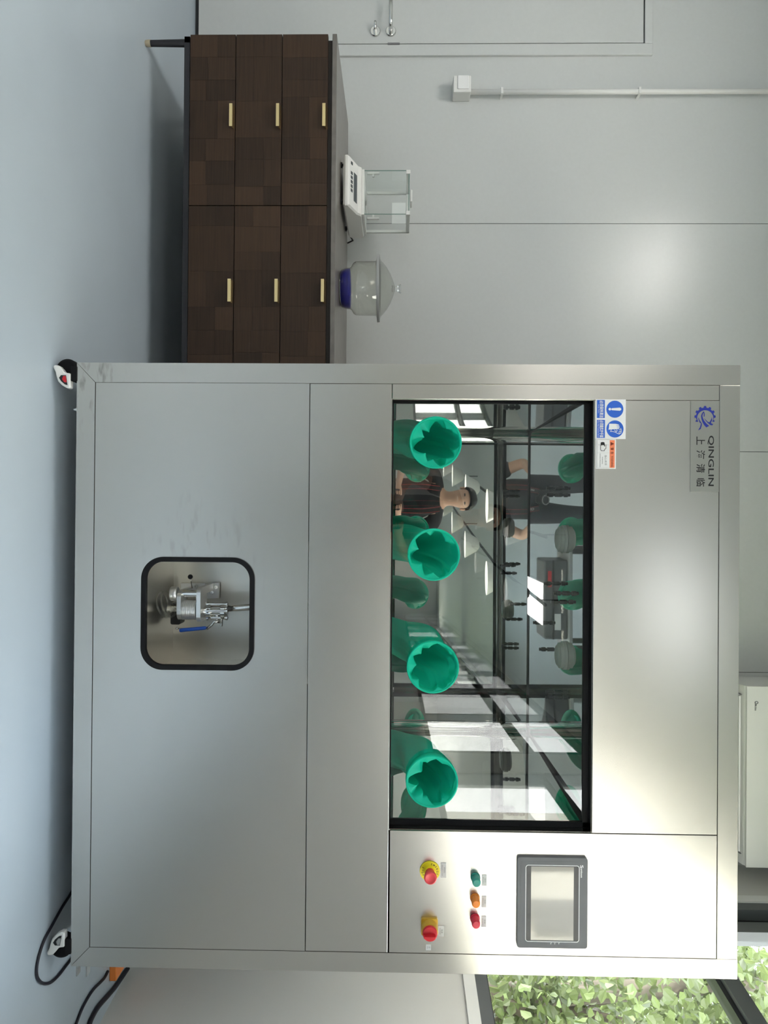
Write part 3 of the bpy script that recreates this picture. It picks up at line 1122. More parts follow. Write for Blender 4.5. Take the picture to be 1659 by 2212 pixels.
for a, b in zip(hand[:-1], hand[1:]):
    d = Vector((b[0] - a[0], b[1] - a[1])).normalized() * 11
    nn = (-d.y, d.x)
    st.prism([fx(*s1(a[0] - d.x + nn[0], a[1] - d.y + nn[1]), Y3), fx(*s1(b[0] + d.x + nn[0], b[1] + d.y + nn[1]), Y3), fx(*s1(b[0] + d.x - nn[0], b[1] + d.y - nn[1]), Y3), fx(*s1(a[0] - d.x - nn[0], a[1] - d.y - nn[1]), Y3)], 'y', Y3, Y3 + 0.0003)
for a, b in (((980, 1525), (1050, 1595)), ((1080, 1510), (1110, 1580)), ((1110, 1580), (1040, 1610))):
    d = Vector((b[0] - a[0], b[1] - a[1])).normalized() * 11
    nn = (-d.y, d.x)
    st.prism([fx(*s1(a[0] + nn[0], a[1] + nn[1]), Y3), fx(*s1(b[0] + nn[0], b[1] + nn[1]), Y3), fx(*s1(b[0] - nn[0], b[1] - nn[1]), Y3), fx(*s1(a[0] - nn[0], a[1] - nn[1]), Y3)], 'y', Y3, Y3 + 0.0003)
textpx(st, '必须保持清洁', *s1(318, 215), *s1(490, 980), Y3, True)
textpx(st, 'Keep Clean', *s1(243, 395), *s1(290, 775), Y3)
textpx(st, '必须戴防护手套', *s1(318, 1100), *s1(490, 1865), Y3, True)
textpx(st, 'Must Wear Protective Gloves', *s1(238, 1100), *s1(292, 1860), Y3)
st.build('white_symbol', M['paper'], stick)


def s2(a, b):
    return (1280 + a / 27.65, 940 + b / 27.65)


st = MB(); rectpx(st, 1287, 948.7, 1330.3, 1013, YS)
wst = st.build('warning_sticker', M['paper'], gb)
wst['label'] = 'small white and orange pinch warning sticker'
st = MB(); rectpx(st, *s2(1030, 295), *s2(1320, 1950), Y2)
st.build('orange_band', M['orange'], wst)
st = MB()
st.prism([fx(*s2(a, b), Y3) for a, b in ((1075, 405), (1290, 515), (1075, 630))], 'y', Y3, Y3 + 0.0003)
textpx(st, '警', *s2(1085, 745), *s2(1262, 905), Y3, True)
textpx(st, '告', *s2(1080, 985), *s2(1255, 1140), Y3, True)
textpx(st, 'WARNING', *s2(1110, 1225), *s2(1240, 1900), Y3)
st.build('warning_lettering', M['inkred'], wst)
st = MB()
st.prism([fx(*s2(a, b), Y3) for a, b in ((490, 440), (560, 415), (640, 412), (715, 440), (725, 540), (745, 560), (740, 680), (700, 670), (690, 600), (560, 590), (500, 630), (480, 610))], 'y', Y3, Y3 + 0.0003)
hand = [(485, 620), (480, 840), (520, 930), (705, 930), (720, 860), (800, 790), (805, 570)]
for a, b in zip(hand[:-1], hand[1:]):
    d = Vector((b[0] - a[0], b[1] - a[1])).normalized() * 14
    nn = (-d.y, d.x)
    st.prism([fx(*s2(a[0] - d.x + nn[0], a[1] - d.y + nn[1]), Y3), fx(*s2(b[0] + d.x + nn[0], b[1] + d.y + nn[1]), Y3), fx(*s2(b[0] + d.x - nn[0], b[1] + d.y - nn[1]), Y3), fx(*s2(a[0] - d.x - nn[0], a[1] - d.y - nn[1]), Y3)], 'y', Y3, Y3 + 0.0003)
st.build('hand_symbol', M['ink'], wst)
st = MB()
textpx(st, '当心夹手', *s2(720, 1190), *s2(850, 1810), Y3)
textpx(st, 'WARNING', *s2(565, 1285), *s2(615, 1720), Y3, True)
textpx(st, 'HANDS PINCHING', *s2(425, 1105), *s2(480, 1900), Y3)
for a in ((258, 288, 1030, 296), (258, 1056, 1030, 1064), (258, 1945, 1030, 1953), (254, 288, 262, 1953), (330, 575, 470, 585), (830, 575, 960, 585)):
    rectpx(st, *s2(a[0], a[1]), *s2(a[2], a[3]), Y2, 0.0003)
st.build('small_print', M['inkgrey'], wst)

# touch screen
hm = MB()
hm.prism(rrect(1.0020, 1.2685, 1.4060, 1.6125, 0.008, 5), 'y', YF - 0.010, YF + 0.003)
hmi = hm.build('touch_screen', M['hmi'], gb)
hmi.modifiers.new('bevel', 'BEVEL').width = 0.003
YH = YF - 0.0104
b = MB()
A = fx(1126, 1860, YH); B = fx(1263, 2041, YH)
b.prism(rrect(A[0], B[0], A[1], B[1], 0.004, 4), 'y', YH, YH + 0.0006)
b.build('bezel_face', M['hmi'], hmi)
A = fx(1135.5, 1868, YH); B = fx(1251, 2036, YH)
b = MB()
b.plate_hole(rrect(A[0], B[0], A[1], B[1], 0.0085, 8), list(reversed(rrect(A[0] + 0.0016, B[0] - 0.0016, A[1] + 0.0016, B[1] - 0.0016, 0.0072, 8))), YH - 0.0004, YH)
b.build('white_outline', M['paper'], hmi)
b = MB(); rectpx(b, 1138, 1870, 1248.5, 2033.5, YH - 0.0002, 0.0003)
b.build('screen_border', M['hmid'], hmi)
b = MB(); rectpx(b, 1147.5, 1871.5, 1238.6, 2032, YH - 0.0006, 0.0004)
b.build('screen', M['screen'], hmi)
b = MB()
textpx(b, 'S', 1253.3, 1869, 1260.2, 1875.5, YH - 0.0006, True)
textpx(b, 'amkoon', 1254.3, 1876, 1258.6, 1896, YH - 0.0006, True)
b.build('maker_lettering', M['paper'], hmi)
b = MB()
for x, t_ in ((1189, 'Run'), (1197.5, 'Com'), (1206, 'Pwr')):
    textpx(b, t_, x, 2036.2, x + 2.6, 2040, YH - 0.0006)
b.build('status_print', M['paper'], hmi)


def label_plate(x0, y0, x1, y1, lines):
    b = MB()
    rectpx(b, x0, y0, x1, y1, YF - 0.0008, 0.003)
    o_ = b.build('label_plate', M['silver_label'], gb)
    t_ = MB()
    for (tx, f0, f1, m_) in lines:
        w_ = x1 - x0; h_ = y1 - y0
        textpx(t_, tx, x0 + w_ * f0, y0 + h_ * m_, x0 + w_ * f1, y1 - h_ * m_, YF - 0.0012)
    t_.build('label_print', M['inkgrey'], o_)
    return o_


label_plate(952, 1864, 963.5, 1896, (('紧急停止', 0.56, 0.86, 0.3), ('EMERGENCY STOP', 0.18, 0.36, 0.12)))
label_plate(1041, 1890, 1051, 1913.5, (('运行', 0.56, 0.86, 0.3), ('RUN', 0.2, 0.38, 0.22)))
label_plate(1040.5, 1936, 1050.5, 1960, (('待机', 0.56, 0.86, 0.3), ('STANDBY', 0.2, 0.38, 0.18)))
label_plate(1040, 1979, 1050, 2002.5, (('报警', 0.56, 0.86, 0.3), ('ALARM', 0.2, 0.38, 0.2)))
label_plate(947, 2000, 958.8, 2023.5, (('电源', 0.5, 0.8, 0.32), ('POWER', 0.2, 0.38, 0.2)))
label_plate(920, 2040, 931, 2053, (('开', 0.45, 0.8, 0.35), ('ON', 0.2, 0.38, 0.3)))


def pilot(px, py, m_, nm):
    c = at(px, py, YF)
    b = MB()
    b.loft([(c, 0.0145), (c + Vector((0, -0.003, 0)), 0.0145), (c + Vector((0, -0.006, 0)), 0.0135)], 28)
    b.loft([(c + Vector((0, -0.006, 0)), 0.0125), (c + Vector((0, -0.030, 0)), 0.0125), (c + Vector((0, -0.0345, 0)), 0.0115), (c + Vector((0, -0.036, 0)), 0.0095)], 28)
    o_ = b.build('pilot_lamp', m_, gb)
    o_['label'] = nm


pilot(1027, 1895.5, M['teal'], 'green pilot lamp')
pilot(1026, 1940, M['orangel'], 'orange pilot lamp')
pilot(1026, 1984, M['redlens'], 'red pilot lamp')

# emergency stop
c = at(928.5, 1881.5, YF)
es = MB()
es.loft([(c, 0.0300), (c + Vector((0, -0.002, 0)), 0.0300), (c + Vector((0, -0.003, 0)), 0.029)], 48)
es.loft([(c + Vector((0, -0.003, 0)), 0.0165), (c + Vector((0, -0.012, 0)), 0.0155)], 32)
stop = es.build('emergency_stop', M['yellow'], gb)
b = MB()
b.loft([(c + Vector((0, -0.012, 0)), 0.0140), (c + Vector((0, -0.030, 0)), 0.0140), (c + Vector((0, -0.034, 0)), 0.0180), (c + Vector((0, -0.043, 0)), 0.0188), (c + Vector((0, -0.047, 0)), 0.0172), (c + Vector((0, -0.0476, 0)), 0.0140), (c + Vector((0, -0.0470, 0)), 0.0136), (c + Vector((0, -0.0472, 0)), 0.002)], 40)
b.build('mushroom_button', M['redl'], stop)
b = MB()


def ring_text(mb, txt, cx, cz, r, a_mid, step, size, y):
    n_ = len(txt)
    for i, ch2 in enumerate(txt):
        if ch2 == ' ':
            continue
        a_ = a_mid + (i - (n_ - 1) / 2) * step          # clockwise from the top
        vs_, fs_ = text_mesh(ch2, True)
        mx_ = (min(v.x for v in vs_) + max(v.x for v in vs_)) / 2
        out = []
        for v in vs_:
            u, t2 = (v.x - mx_) * size, (v.y - 0.35) * size
            rr = r + t2
            out.append((cx + rr * math.sin(a_) + u * math.cos(a_), y, cz + rr * math.cos(a_) - u * math.sin(a_)))
        mb.add(out, fs_)


ring_text(b, 'EMERGENCY', c.x, c.z, 0.0225, math.radians(0), math.radians(19), 0.0075, c.y - 0.0034)
b.build('stop_lettering', M['ink'], stop)
b = MB()
ring_text(b, 'STOP', c.x, c.z, -0.0225, math.radians(0), math.radians(-19), 0.0075, c.y - 0.0034)
b.build('stop_lettering', M['ink'], stop)

# rotary main switch
c = at(927.5, 2000, YF)
b = MB()
b.prism(rrect(c.x - 0.0245, c.x + 0.0245, c.z - 0.0245, c.z + 0.0245, 0.005, 5), 'y', YF - 0.008, YF + 0.002)
b.loft([(c + Vector((0, -0.008, 0)), 0.0240), (c + Vector((0, -0.032, 0)), 0.0240), (c + Vector((0, -0.036, 0)), 0.0232)], 40)
rs = b.build('rotary_switch', M['amber'], gb)
b = MB()
b.loft([(c + Vector((0, -0.034, 0)), 0.0215), (c + Vector((0, -0.044, 0)), 0.0215), (c + Vector((0, -0.046, 0)), 0.0205)], 40)
b.box(c.x + 0.000, c.x + 0.0075, c.y - 0.058, c.y - 0.044, c.z - 0.0185, c.z + 0.0165, 0.002)
b.build('red_knob', M['red'], rs)

# ------------------------------------------------------------------ sideboard
SY = 2.972
SX0, SX1 = -1.945, -0.560
sb = thing('sideboard', 'dark brown parquet-veneer sideboard with brass tab pulls against the back wall', 'sideboard', ((SX0 + SX1) / 2, 3.3, 0))
b = MB()
b.box(SX0 + 0.012, SX1 - 0.012, SY + 0.022, 3.64, 0.187, 0.766)
b.build('carcass', M['darkwood'], sb)
b = MB()
b.box(SX0, SX1, SY - 0.002, 3.65, 0.766, 0.784, 0.0015)
b.build('top_board', M['topwood'], sb)
b = MB()
b.box(SX0 + 0.004, SX1 - 0.004, SY + 0.004, SY + 0.030, 0.164, 0.187, 0.001)
b.box(SX0 + 0.004, SX1 - 0.004, 3.61, 3.636, 0.164, 0.187, 0.001)
b.box(SX0 + 0.004, SX0 + 0.030, SY + 0.004, 3.636, 0.164, 0.187, 0.001)
b.box(SX1 - 0.030, SX1 - 0.004, SY + 0.004, 3.636, 0.164, 0.187, 0.001)
b.build('base_frame', M['iron'], sb)
for x in (SX0 + 0.022, SX1 - 0.022):
    for y in (SY + 0.020, 3.61):
        b = MB()
        b.loft([((x, y, 0.166), 0.0150), ((x, y, 0.022), 0.0125)], 20)
        lg_ = b.build('leg', M['iron'], sb)
        b = MB()
        b.loft([((x, y, 0.022), 0.0140), ((x, y, 0.004), 0.0130), ((x, y, 0.0), 0.0105)], 20)
        b.build('foot_cap', M['gold_tip'], lg_)
XM = -1.2515
ROWS = [(0.190, 0.3735), (0.3765, 0.5620), (0.5650, 0.7480)]
rnd = random.Random(5)
for ci, (a, bx) in enumerate(((SX0, XM - 0.0015), (XM + 0.0015, SX1))):
    for ri, (za, zb) in enumerate(ROWS):
        d = MB()
        d.box(a, bx, SY + 0.0012, SY + 0.022, za, zb, 0, 0.1)
        # veneer blocks, butt-joined
        cuts = [a]
        wid = bx - a
        base = [0.13, 0.26, 0.38, 0.60, 0.735, 0.87] if (ri + ci) % 2 == 0 else [0.12, 0.39, 0.60, 0.74, 0.88]
        cuts = [a] + [a + wid * (q + rnd.uniform(-0.012, 0.012)) for q in base] + [bx]
        for x0_, x1_ in zip(cuts[:-1], cuts[1:]):
            zs = [za, zb]
            if rnd.random() < 0.8:
                zs = [za, za + (zb - za) * rnd.choice((0.36, 0.40, 0.62, 0.60)), zb]
            for z0_, z1_ in zip(zs[:-1], zs[1:]):
                d.box(x0_ + 0.0003, x1_ - 0.0003, SY, SY + 0.004, z0_ + 0.0003, z1_ - 0.0003, 0, rnd.random())
        do = d.build('drawer', M['veneer'], sb)
        xc = a + 0.338 if ci == 0 else a + 0.348
        hd = MB()
        hd.hexa([(xc - 0.046, SY - 0.022, zb - 0.0135), (xc - 0.046, SY - 0.022, zb - 0.0115), (xc - 0.046, SY + 0.010, zb - 0.0005), (xc - 0.046, SY + 0.010, zb + 0.0012),
                 (xc + 0.046, SY - 0.022, zb - 0.0135), (xc + 0.046, SY - 0.022, zb - 0.0115), (xc + 0.046, SY + 0.010, zb - 0.0005), (xc + 0.046, SY + 0.010, zb + 0.0012)])
        hd.box(xc - 0.046, xc + 0.046, SY - 0.0235, SY - 0.0215, zb - 0.0185, zb - 0.0055, 0.0004)
        hd.build('tab_pull', M['brass'], do)

# ------------------------------------------------------------------ analytical balance on the sideboard
TOPZ = 0.784
bal = thing('laboratory_balance', 'white laboratory balance with glass draught shield standing on the sideboard', 'balance', (-1.44, 3.38, TOPZ))
bb = MB()
bxl, bxr = -1.565, -1.345
prof_b = [(3.19, 0.800), (3.19, 0.822), (3.285, 0.856), (3.30, 0.871), (3.56, 0.871), (3.57, 0.860), (3.57, 0.806), (3.555, 0.796), (3.20, 0.796)]
bb.prism(prof_b, 'x', bxl, bxr)
body = bb.build('base_housing', M['white'], bal)
body.modifiers.new('bevel', 'BEVEL').width = 0.006
for x in (bxl + 0.03, bxr - 0.03):
    for y in (3.225, 3.53):
        bb = MB()
        bb.loft([((x, y, TOPZ), 0.012), ((x, y, TOPZ + 0.006), 0.012), ((x, y, TOPZ + 0.006), 0.006), ((x, y, TOPZ + 0.016), 0.006)], 14)
        bb.build('foot', M['black'], bal)


def onslope(x, t, out=0.0):       # t = 0..1 up the sloping keypad
    return Vector((x, 3.19 + 0.095 * t - 0.34 * out, 0.822 + 0.034 * t + 0.94 * out))


def slope_quad(mb, x0, x1, t0, t1, out):
    vs_ = [onslope(x0, t0, out), onslope(x1, t0, out), onslope(x1, t1, out), onslope(x0, t1, out)]
    lo_ = [onslope(x0, t0, -0.001), onslope(x1, t0, -0.001), onslope(x1, t1, -0.001), onslope(x0, t1, -0.001)]
    return mb.add(vs_ + lo_, [(0, 1, 2, 3), (0, 4, 5, 1), (1, 5, 6, 2), (2, 6, 7, 3), (3, 7, 4, 0)])


bb = MB(); slope_quad(bb, -1.51, -1.385, 0.52, 0.86, 0.0012)
bb.build('display', M['lcd'], bal)
for k in range(6):
    x = -1.545 + (0 if k == 0 else 0.024 + 0.019 * k)
    bb = MB()
    slope_quad(bb, x, x + 0.012, 0.20, 0.36, 0.002)
    bb.build('key', M['lcd'], bal)
bb = MB()
gx0, gx1, gy0, gy1, gz0, gz1 = -1.553, -1.357, 3.315, 3.54, 0.871, 1.088
bb.box(gx0 - 0.004, gx1 + 0.004, gy0 - 0.006, gy1 + 0.006, gz0, gz0 + 0.012, 0.002)
for (x0_, x1_, y0_, y1_) in ((gx0, gx0 + 0.014, gy0, gy1), (gx1 - 0.014, gx1, gy0, gy1), (gx0, gx1, gy1 - 0.014, gy1)):
    bb.box(x0_, x1_, y0_, y1_, gz1 - 0.016, gz1, 0.002)
bb.box(gx0, gx0 + 0.012, gy1 - 0.012, gy1, gz0 + 0.012, gz1 - 0.01)
bb.box(gx1 - 0.012, gx1, gy1 - 0.012, gy1, gz0 + 0.012, gz1 - 0.01)
for x0_ in (gx0 - 0.003, gx1 - 0.015):
    bb.box(x0_, x0_ + 0.018, gy0 - 0.003, gy0 + 0.016, gz1 - 0.018, gz1 + 0.001, 0.002)
bb.build('shield_frame', M['white'], bal)
bb = MB()
bb.add([(gx0, gy0, gz0 + 0.01), (gx1, gy0, gz0 + 0.01), (gx1, gy0, gz1), (gx0, gy0, gz1)], [(0, 1, 2, 3)])
bb.build('front_glass', M['clear'], bal)
for x in (gx0, gx1):
    bb = MB()
    bb.add([(x, gy0, gz0 + 0.01), (x, gy1, gz0 + 0.01), (x, gy1, gz1), (x, gy0, gz1)], [(0, 1, 2, 3)])
    sg = bb.build('side_door_glass', M['clear'], bal)
    bb = MB()
    s_ = 1 if x > -1.45 else -1
    bb.box(min(x, x + s_ * 0.010), max(x, x + s_ * 0.010), gy0 + 0.03, gy0 + 0.044, gz0 + 0.022, gz0 + 0.078, 0.003)
    bb.cyl((x, gy0 + 0.037, gz0 + 0.05), (x - s_ * 0.012, gy0 + 0.037, gz0 + 0.05), 0.005)
    bb.build('door_grip', M['white'], sg)
bb = MB()
for x in (gx0, gx1):
    bb.box(x - 0.0012, x + 0.0012, gy0 - 0.0012, gy0 + 0.0012, gz0 + 0.01, gz1)
bb.box(gx0, gx1, gy0 - 0.001, gy0 + 0.001, gz1 - 0.007, gz1 - 0.004)
bb.build('glass_edge', M['edge'], bal)
bb = MB()
bb.box(-1.475, -1.420, 3.33, 3.40, gz1 + 0.001, gz1 + 0.010, 0.003)
bb.build('top_grip', M['white'], bal)
bb = MB()
bb.add([(gx0 + 0.01, gy0, gz1 - 0.002), (gx1 - 0.01, gy0, gz1 - 0.002), (gx1 - 0.01, gy1, gz1 - 0.002), (gx0 + 0.01, gy1, gz1 - 0.002)], [(0, 1, 2, 3)])
bb.build('top_glass', M['clear'], bal)
bb = MB()
bb.loft([((-1.455, 3.43, gz0 + 0.004), 0.012), ((-1.455, 3.43, gz0 + 0.016), 0.010), ((-1.455, 3.43, gz0 + 0.018), 0.044), ((-1.455, 3.43, gz0 + 0.021), 0.045)], 32)
bb.build('weighing_pan', M['chrome'], bal)
bb = MB()
bb.box(-1.50, -1.40, gy1 - 0.01, gy1 - 0.006, 1.005, 1.070)
bb.build('rear_label', M['paper'], bal)
bb = MB()
bb.tube([(-1.36, 3.565, 0.80), (-1.345, 3.60, 0.815), (-1.34, 3.62, 0.788)], 0.004, 8)
bb.build('power_lead', M['black'], bal)

# ------------------------------------------------------------------ desiccator on the sideboard
dc = (-1.003, 3.255)
ds = thing('desiccator', 'clear glass desiccator jar with blue gel and knobbed lid on the sideboard', 'glass jar', (dc[0], dc[1], TOPZ))


def lathe(prof_, m_, name, parent, n_=56):
    b_ = MB()
    vs_ = []
    for (r_, z_) in prof_:
        for k in range(n_):
            t_ = 2 * PI * k / n_
            vs_.append((dc[0] + r_ * math.cos(t_), dc[1] + r_ * math.sin(t_), z_))
    fs_ = [(i * n_ + k, i * n_ + (k + 1) % n_, (i + 1) * n_ + (k + 1) % n_, (i + 1) * n_ + k) for i in range(len(prof_) - 1) for k in range(n_)]
    b_.add(vs_, fs_, True)
    return b_.build(name, m_, parent)


lathe([(0.001, 0.785), (0.072, 0.785), (0.080, 0.789), (0.086, 0.806), (0.088, 0.826), (0.091, 0.832), (0.108, 0.842), (0.114, 0.852), (0.115, 0.870), (0.116, 0.938), (0.124, 0.944), (0.141, 0.946), (0.142, 0.950)], M['jar'], 'jar_body', ds)
lathe([(0.001, 0.787), (0.076, 0.788), (0.083, 0.806), (0.0855, 0.826), (0.001, 0.829)], M['bluejar'], 'blue_gel', ds)
lathe([(0.142, 0.9505), (0.141, 0.957), (0.124, 0.960), (0.117, 0.964), (0.108, 0.973), (0.090, 0.988), (0.064, 1.004), (0.038, 1.015), (0.018, 1.021), (0.012, 1.024)], M['jar'], 'jar_lid', ds)
lathe([(0.012, 1.022), (0.0105, 1.030), (0.018, 1.043), (0.021, 1.047), (0.018, 1.051), (0.001, 1.051)], M['crystal'], 'lid_knob', ds, 10)
lathe([(0.1425, 0.9460), (0.1440, 0.9490), (0.1420, 0.9520), (0.1440, 0.9550), (0.1415, 0.9575)], M['grey'], 'ground_rim', ds)

# ------------------------------------------------------------------ wall switch, conduit
sw = MB()
sw.box(-2.172, -2.090, 3.634, YB, 1.301, 1.388, 0.004)
swo = tag(sw.build('socket_box', M['white']), 'white surface mounted socket box on the back wall under the conduit', 'socket box')
b = MB()
b.box(-2.170, -2.104, 3.629, 3.634, 1.322, 1.376, 0.002)
b.build('face_plate', M['paper'], swo)
cd = MB()
cx_ = -2.118
cd.tube([(cx_, 3.685, 1.386), (cx_, 3.685, CEIL)], 0.0125, 18)
cdo = tag(cd.build('conduit_pipe', M['white']), 'white plastic conduit pipe running up the back wall from the socket box', 'pipe')
for z in (1.545, 2.225):
    b = MB()
    b.box(cx_ - 0.016, cx_ + 0.016, 3.668, 3.676, z - 0.006, z + 0.006, 0.002)
    b.box(cx_ + 0.0125, cx_ + 0.019, 3.676, YB, z - 0.006, z + 0.006, 0.001)
    b.box(cx_ - 0.019, cx_ - 0.0125, 3.676, YB, z - 0.006, z + 0.006, 0.001)
    b.build('pipe_clip', M['white'], cdo)

# ------------------------------------------------------------------ air conditioner
ac = thing('air_conditioner', 'white wall mounted air conditioner high on the back wall behind the glove box', 'air conditioner', (1.20, 3.72, 2.62))
b = MB()
b.prism([(3.50, 2.690), (3.50, 2.955), (3.53, 2.975), (YB, 2.975), (YB, 2.662), (3.56, 2.662), (3.515, 2.676)], 'x', 0.780, 1.620)
acb = b.build('casing', M['white'], ac)
b = MB()
b.prism([(3.492, 2.680), (3.492, 2.958), (3.500, 2.962), (3.500, 2.680)], 'x', 0.779, 1.621)
b.build('front_panel', M['white'], ac)
b = MB()
b.box(0.83, 1.56, 3.52, 3.60, 2.656, 2.664)
b.build('air_louvre', M['paper'], ac)
b = MB()
b.box(0.822, 0.825, 3.515, 3.70, 2.6595, 2.668)
b.build('casing_joint', M['inkgrey'], ac)
b = MB()
b.box(1.566, 1.569, 3.515, 3.70, 2.6595, 2.668)
b.build('casing_joint', M['inkgrey'], ac)
b = MB()
A = at(1631.5, 1514.5, 3.491); B = at(1637, 1521, 3.491)
n_ = 24
ro, ri_ = (B.x - A.x) / 2, (B.x - A.x) / 2 * 0.62
cxx, czz = (A.x + B.x) / 2, (A.z + B.z) / 2
b.plate_hole([(cxx + ro * math.cos(2 * PI * k / n_), czz + ro * 1.2 * math.sin(2 * PI * k / n_)) for k in range(n_)], [(cxx + ri_ * math.cos(-2 * PI * k / n_), czz + ri_ * 1.2 * math.sin(-2 * PI * k / n_)) for k in range(n_)], 3.4905, 3.4915)
A = at(1630.5, 1521, 3.491); B = at(1635, 1535, 3.491)
letters(b, 'Midea', A.x, B.x, A.z, B.z, 3.4908, True)
b.build('maker_mark', M['inkgrey'], ac)

# ------------------------------------------------------------------ cords and orange block on the floor
def smooth(pts, n_=10):
    out = []
    P_ = [Vector(p_) for p_ in pts]
    for i in range(len(P_) - 1):
        p_ = [P_[max(0, min(len(P_) - 1, j))] for j in (i - 1, i, i + 1, i + 2)]
        for k in range(n_):
            t = k / n_
            out.append(0.5 * ((2 * p_[1]) + (-p_[0] + p_[2]) * t + (2 * p_[0] - 5 * p_[1] + 4 * p_[2] - p_[3]) * t * t + (-p_[0] + 3 * p_[1] - 3 * p_[2] + p_[3]) * t ** 3))
    out.append(P_[-1])
    return out


def floorcord(px_pts, r_, label):
    pts = [onfloor(a_, b_, r_) for a_, b_ in px_pts]
    b_ = MB(); b_.tube(smooth(pts), r_, 10)
    return tag(b_.build('power_cord', M['cord']), label, 'cord')


floorcord([(168, 1900), (153, 1930), (133, 1962), (113, 1998), (96, 2030), (85, 2062), (79.5, 2090), (81, 2112), (92, 2124), (108, 2123), (124, 2110), (140, 2090), (155, 2070), (168, 2050)], 0.0045, 'black cord looping on the floor around the right front castor')
floorcord([(233, 2098), (226, 2112), (216, 2123), (203, 2136), (190, 2155), (176, 2182), (163, 2216), (150, 2250)], 0.005, 'thinner black cord leaving the orange block, the one farther from the wall')
floorcord([(276, 2092), (262, 2113), (248, 2133), (232, 2152), (213, 2174), (200, 2196), (193, 2214), (186, 2250)], 0.0085, 'thick black cord leaving the orange block, running nearer the wall')
A = onfloor(237, 2092); B = onfloor(239, 2118)
ob_ = MB()
ob_.prism([(1.55, 2.86), (1.55, 2.706), (1.712, 2.706), (1.712, 2.86)], 'z', 0.0, 0.026)
obk = tag(ob_.build('extension_block', M['orangeblk']), 'orange extension block on the floor by the right wall, behind the glove box corner', 'extension block')
obk.modifiers.new('bevel', 'BEVEL').width = 0.003

# ------------------------------------------------------------------ lamps overhead
def panel_lamp(x, y, rot, label, glow='lampglow'):
    t_ = thing('ceiling_light', label, 'ceiling light', (x, y, CEIL), 'flat ceiling lights')
    c_, s_ = math.cos(rot), math.sin(rot)
    def blk(hx, hy, z0_, z1_):
        return [(x + c_ * a_ - s_ * b_, y + s_ * a_ + c_ * b_, z_) for a_ in (-hx, hx) for b_ in (-hy, hy) for z_ in (z0_, z1_)]
    m1 = MB(); m1.hexa(blk(0.31, 0.62, CEIL - 0.035, CEIL)); m1.build('lamp_housing', M['white'], t_)
    m2 = MB(); m2.hexa(blk(0.29, 0.60, CEIL - 0.042, CEIL - 0.035)); m2.build('lamp_diffuser', M[glow], t_)


panel_lamp(-2.0, 1.45, math.radians(-20), 'long ceiling lamp reflected as a soft glow on the back wall')
panel_lamp(-2.4, -2.2, 0, 'long unseen ceiling lamp added for fill light over the left side behind the photographer')  # unseen lamp, added to lift the light in the room
panel_lamp(0.65, -1.1, 0, 'long dim ceiling lamp behind the photographer, mirrored in the upper steel panel', 'lampdim')
panel_lamp(-2.4, -6.2, 0, 'second long unseen ceiling lamp added for fill light on the left side of the hall')  # also added, out of view, to brighten the interior
panel_lamp(1.2, -6.4, 0, 'second long unseen ceiling lamp added for fill light along the windows of the hall')  # another unseen lamp added for interior brightness
RAILZ = 2.78


def railx(x0_, y):
    return x0_ + 0.04 * (y + 6)


for xr, nm in ((0.15, 'left'), (0.95, 'right')):
    r_ = MB()
    r_.tube([(railx(xr, -4.2), -4.2, RAILZ), (railx(xr, -30.5), -30.5, RAILZ)], 0.02, 8)
    for y in (-4.6, -12.6, -20.6, -28.6):
        r_.cyl((railx(xr, y), y, RAILZ), (railx(xr, y), y, CEIL), 0.008, n=8)
    tag(r_.build('lamp_rail', M['iron']), 'thin dark lamp rail under the hall ceiling, the %s one in the window reflection' % nm, 'lamp rail', 'lamp rails')
    for k in range(7):
        y = -5.2 - 3.8 * k
        x = railx(xr, y)
        t_ = thing('pendant_lamp', 'white cone lamp hanging from the %s lamp rail, reflected in the glove box glass' % nm, 'pendant lamp', (x, y, RAILZ - 0.32), 'cone lamps on the %s rail' % nm)
        b = MB(); b.loft([((x, y, RAILZ - 0.02), 0.05), ((x, y, RAILZ - 0.06), 0.09), ((x, y, RAILZ - 0.32), 0.19)], 20, caps=False)
        b.build('lamp_shade', M['knob'], t_)
        b = MB(); b.sphere((x, y, RAILZ - 0.22), 0.07, sub=2); b.build('lamp_bulb', M['bulb'], t_)

# ------------------------------------------------------------------ photographer and phone (seen in the chamber's mirror)
def skin_mesh(name, verts, edges_, radii, m_, sub=2):
    me = bpy.data.meshes.new(name)
    me.from_pydata([tuple(v) for v in verts], edges_, [])
    ob2 = bpy.data.objects.new(name, me)
    COL.objects.link(ob2)
    sk = ob2.modifiers.new('skin', 'SKIN')
    sk.use_smooth_shade = True
    for i, r_ in enumerate(radii):
        rr = r_ if isinstance(r_, tuple) else (r_, r_)
        me.skin_vertices[0].data[i].radius = rr
    me.skin_vertices[0].data[0].use_root = True
    ob2.modifiers.new('sub', 'SUBSURF').levels = sub
    ob2.modifiers['sub'].render_levels = sub
    dg = bpy.context.evaluated_depsgraph_get()
    dg.update()
    res = bpy.data.meshes.new_from_object(ob2.evaluated_get(dg))
    bpy.data.objects.remove(ob2)
    b_ = MB()
    b_.add([v.co.copy() for v in res.vertices], [tuple(p_.vertices) for p_ in res.polygons], True)
    bpy.data.meshes.remove(res)
    return b_


per = thing('person', 'person in a black t-shirt holding a phone, mirrored inside the glove box', 'person', (0.0, -0.50, 0))
BX, BY = 0.0, -0.50
V = []; E_ = []; Rr = []


def jv(p_, r_, par=None):
    V.append(p_); Rr.append(r_)
    if par is not None:
        E_.append((par, len(V) - 1))
    return len(V) - 1


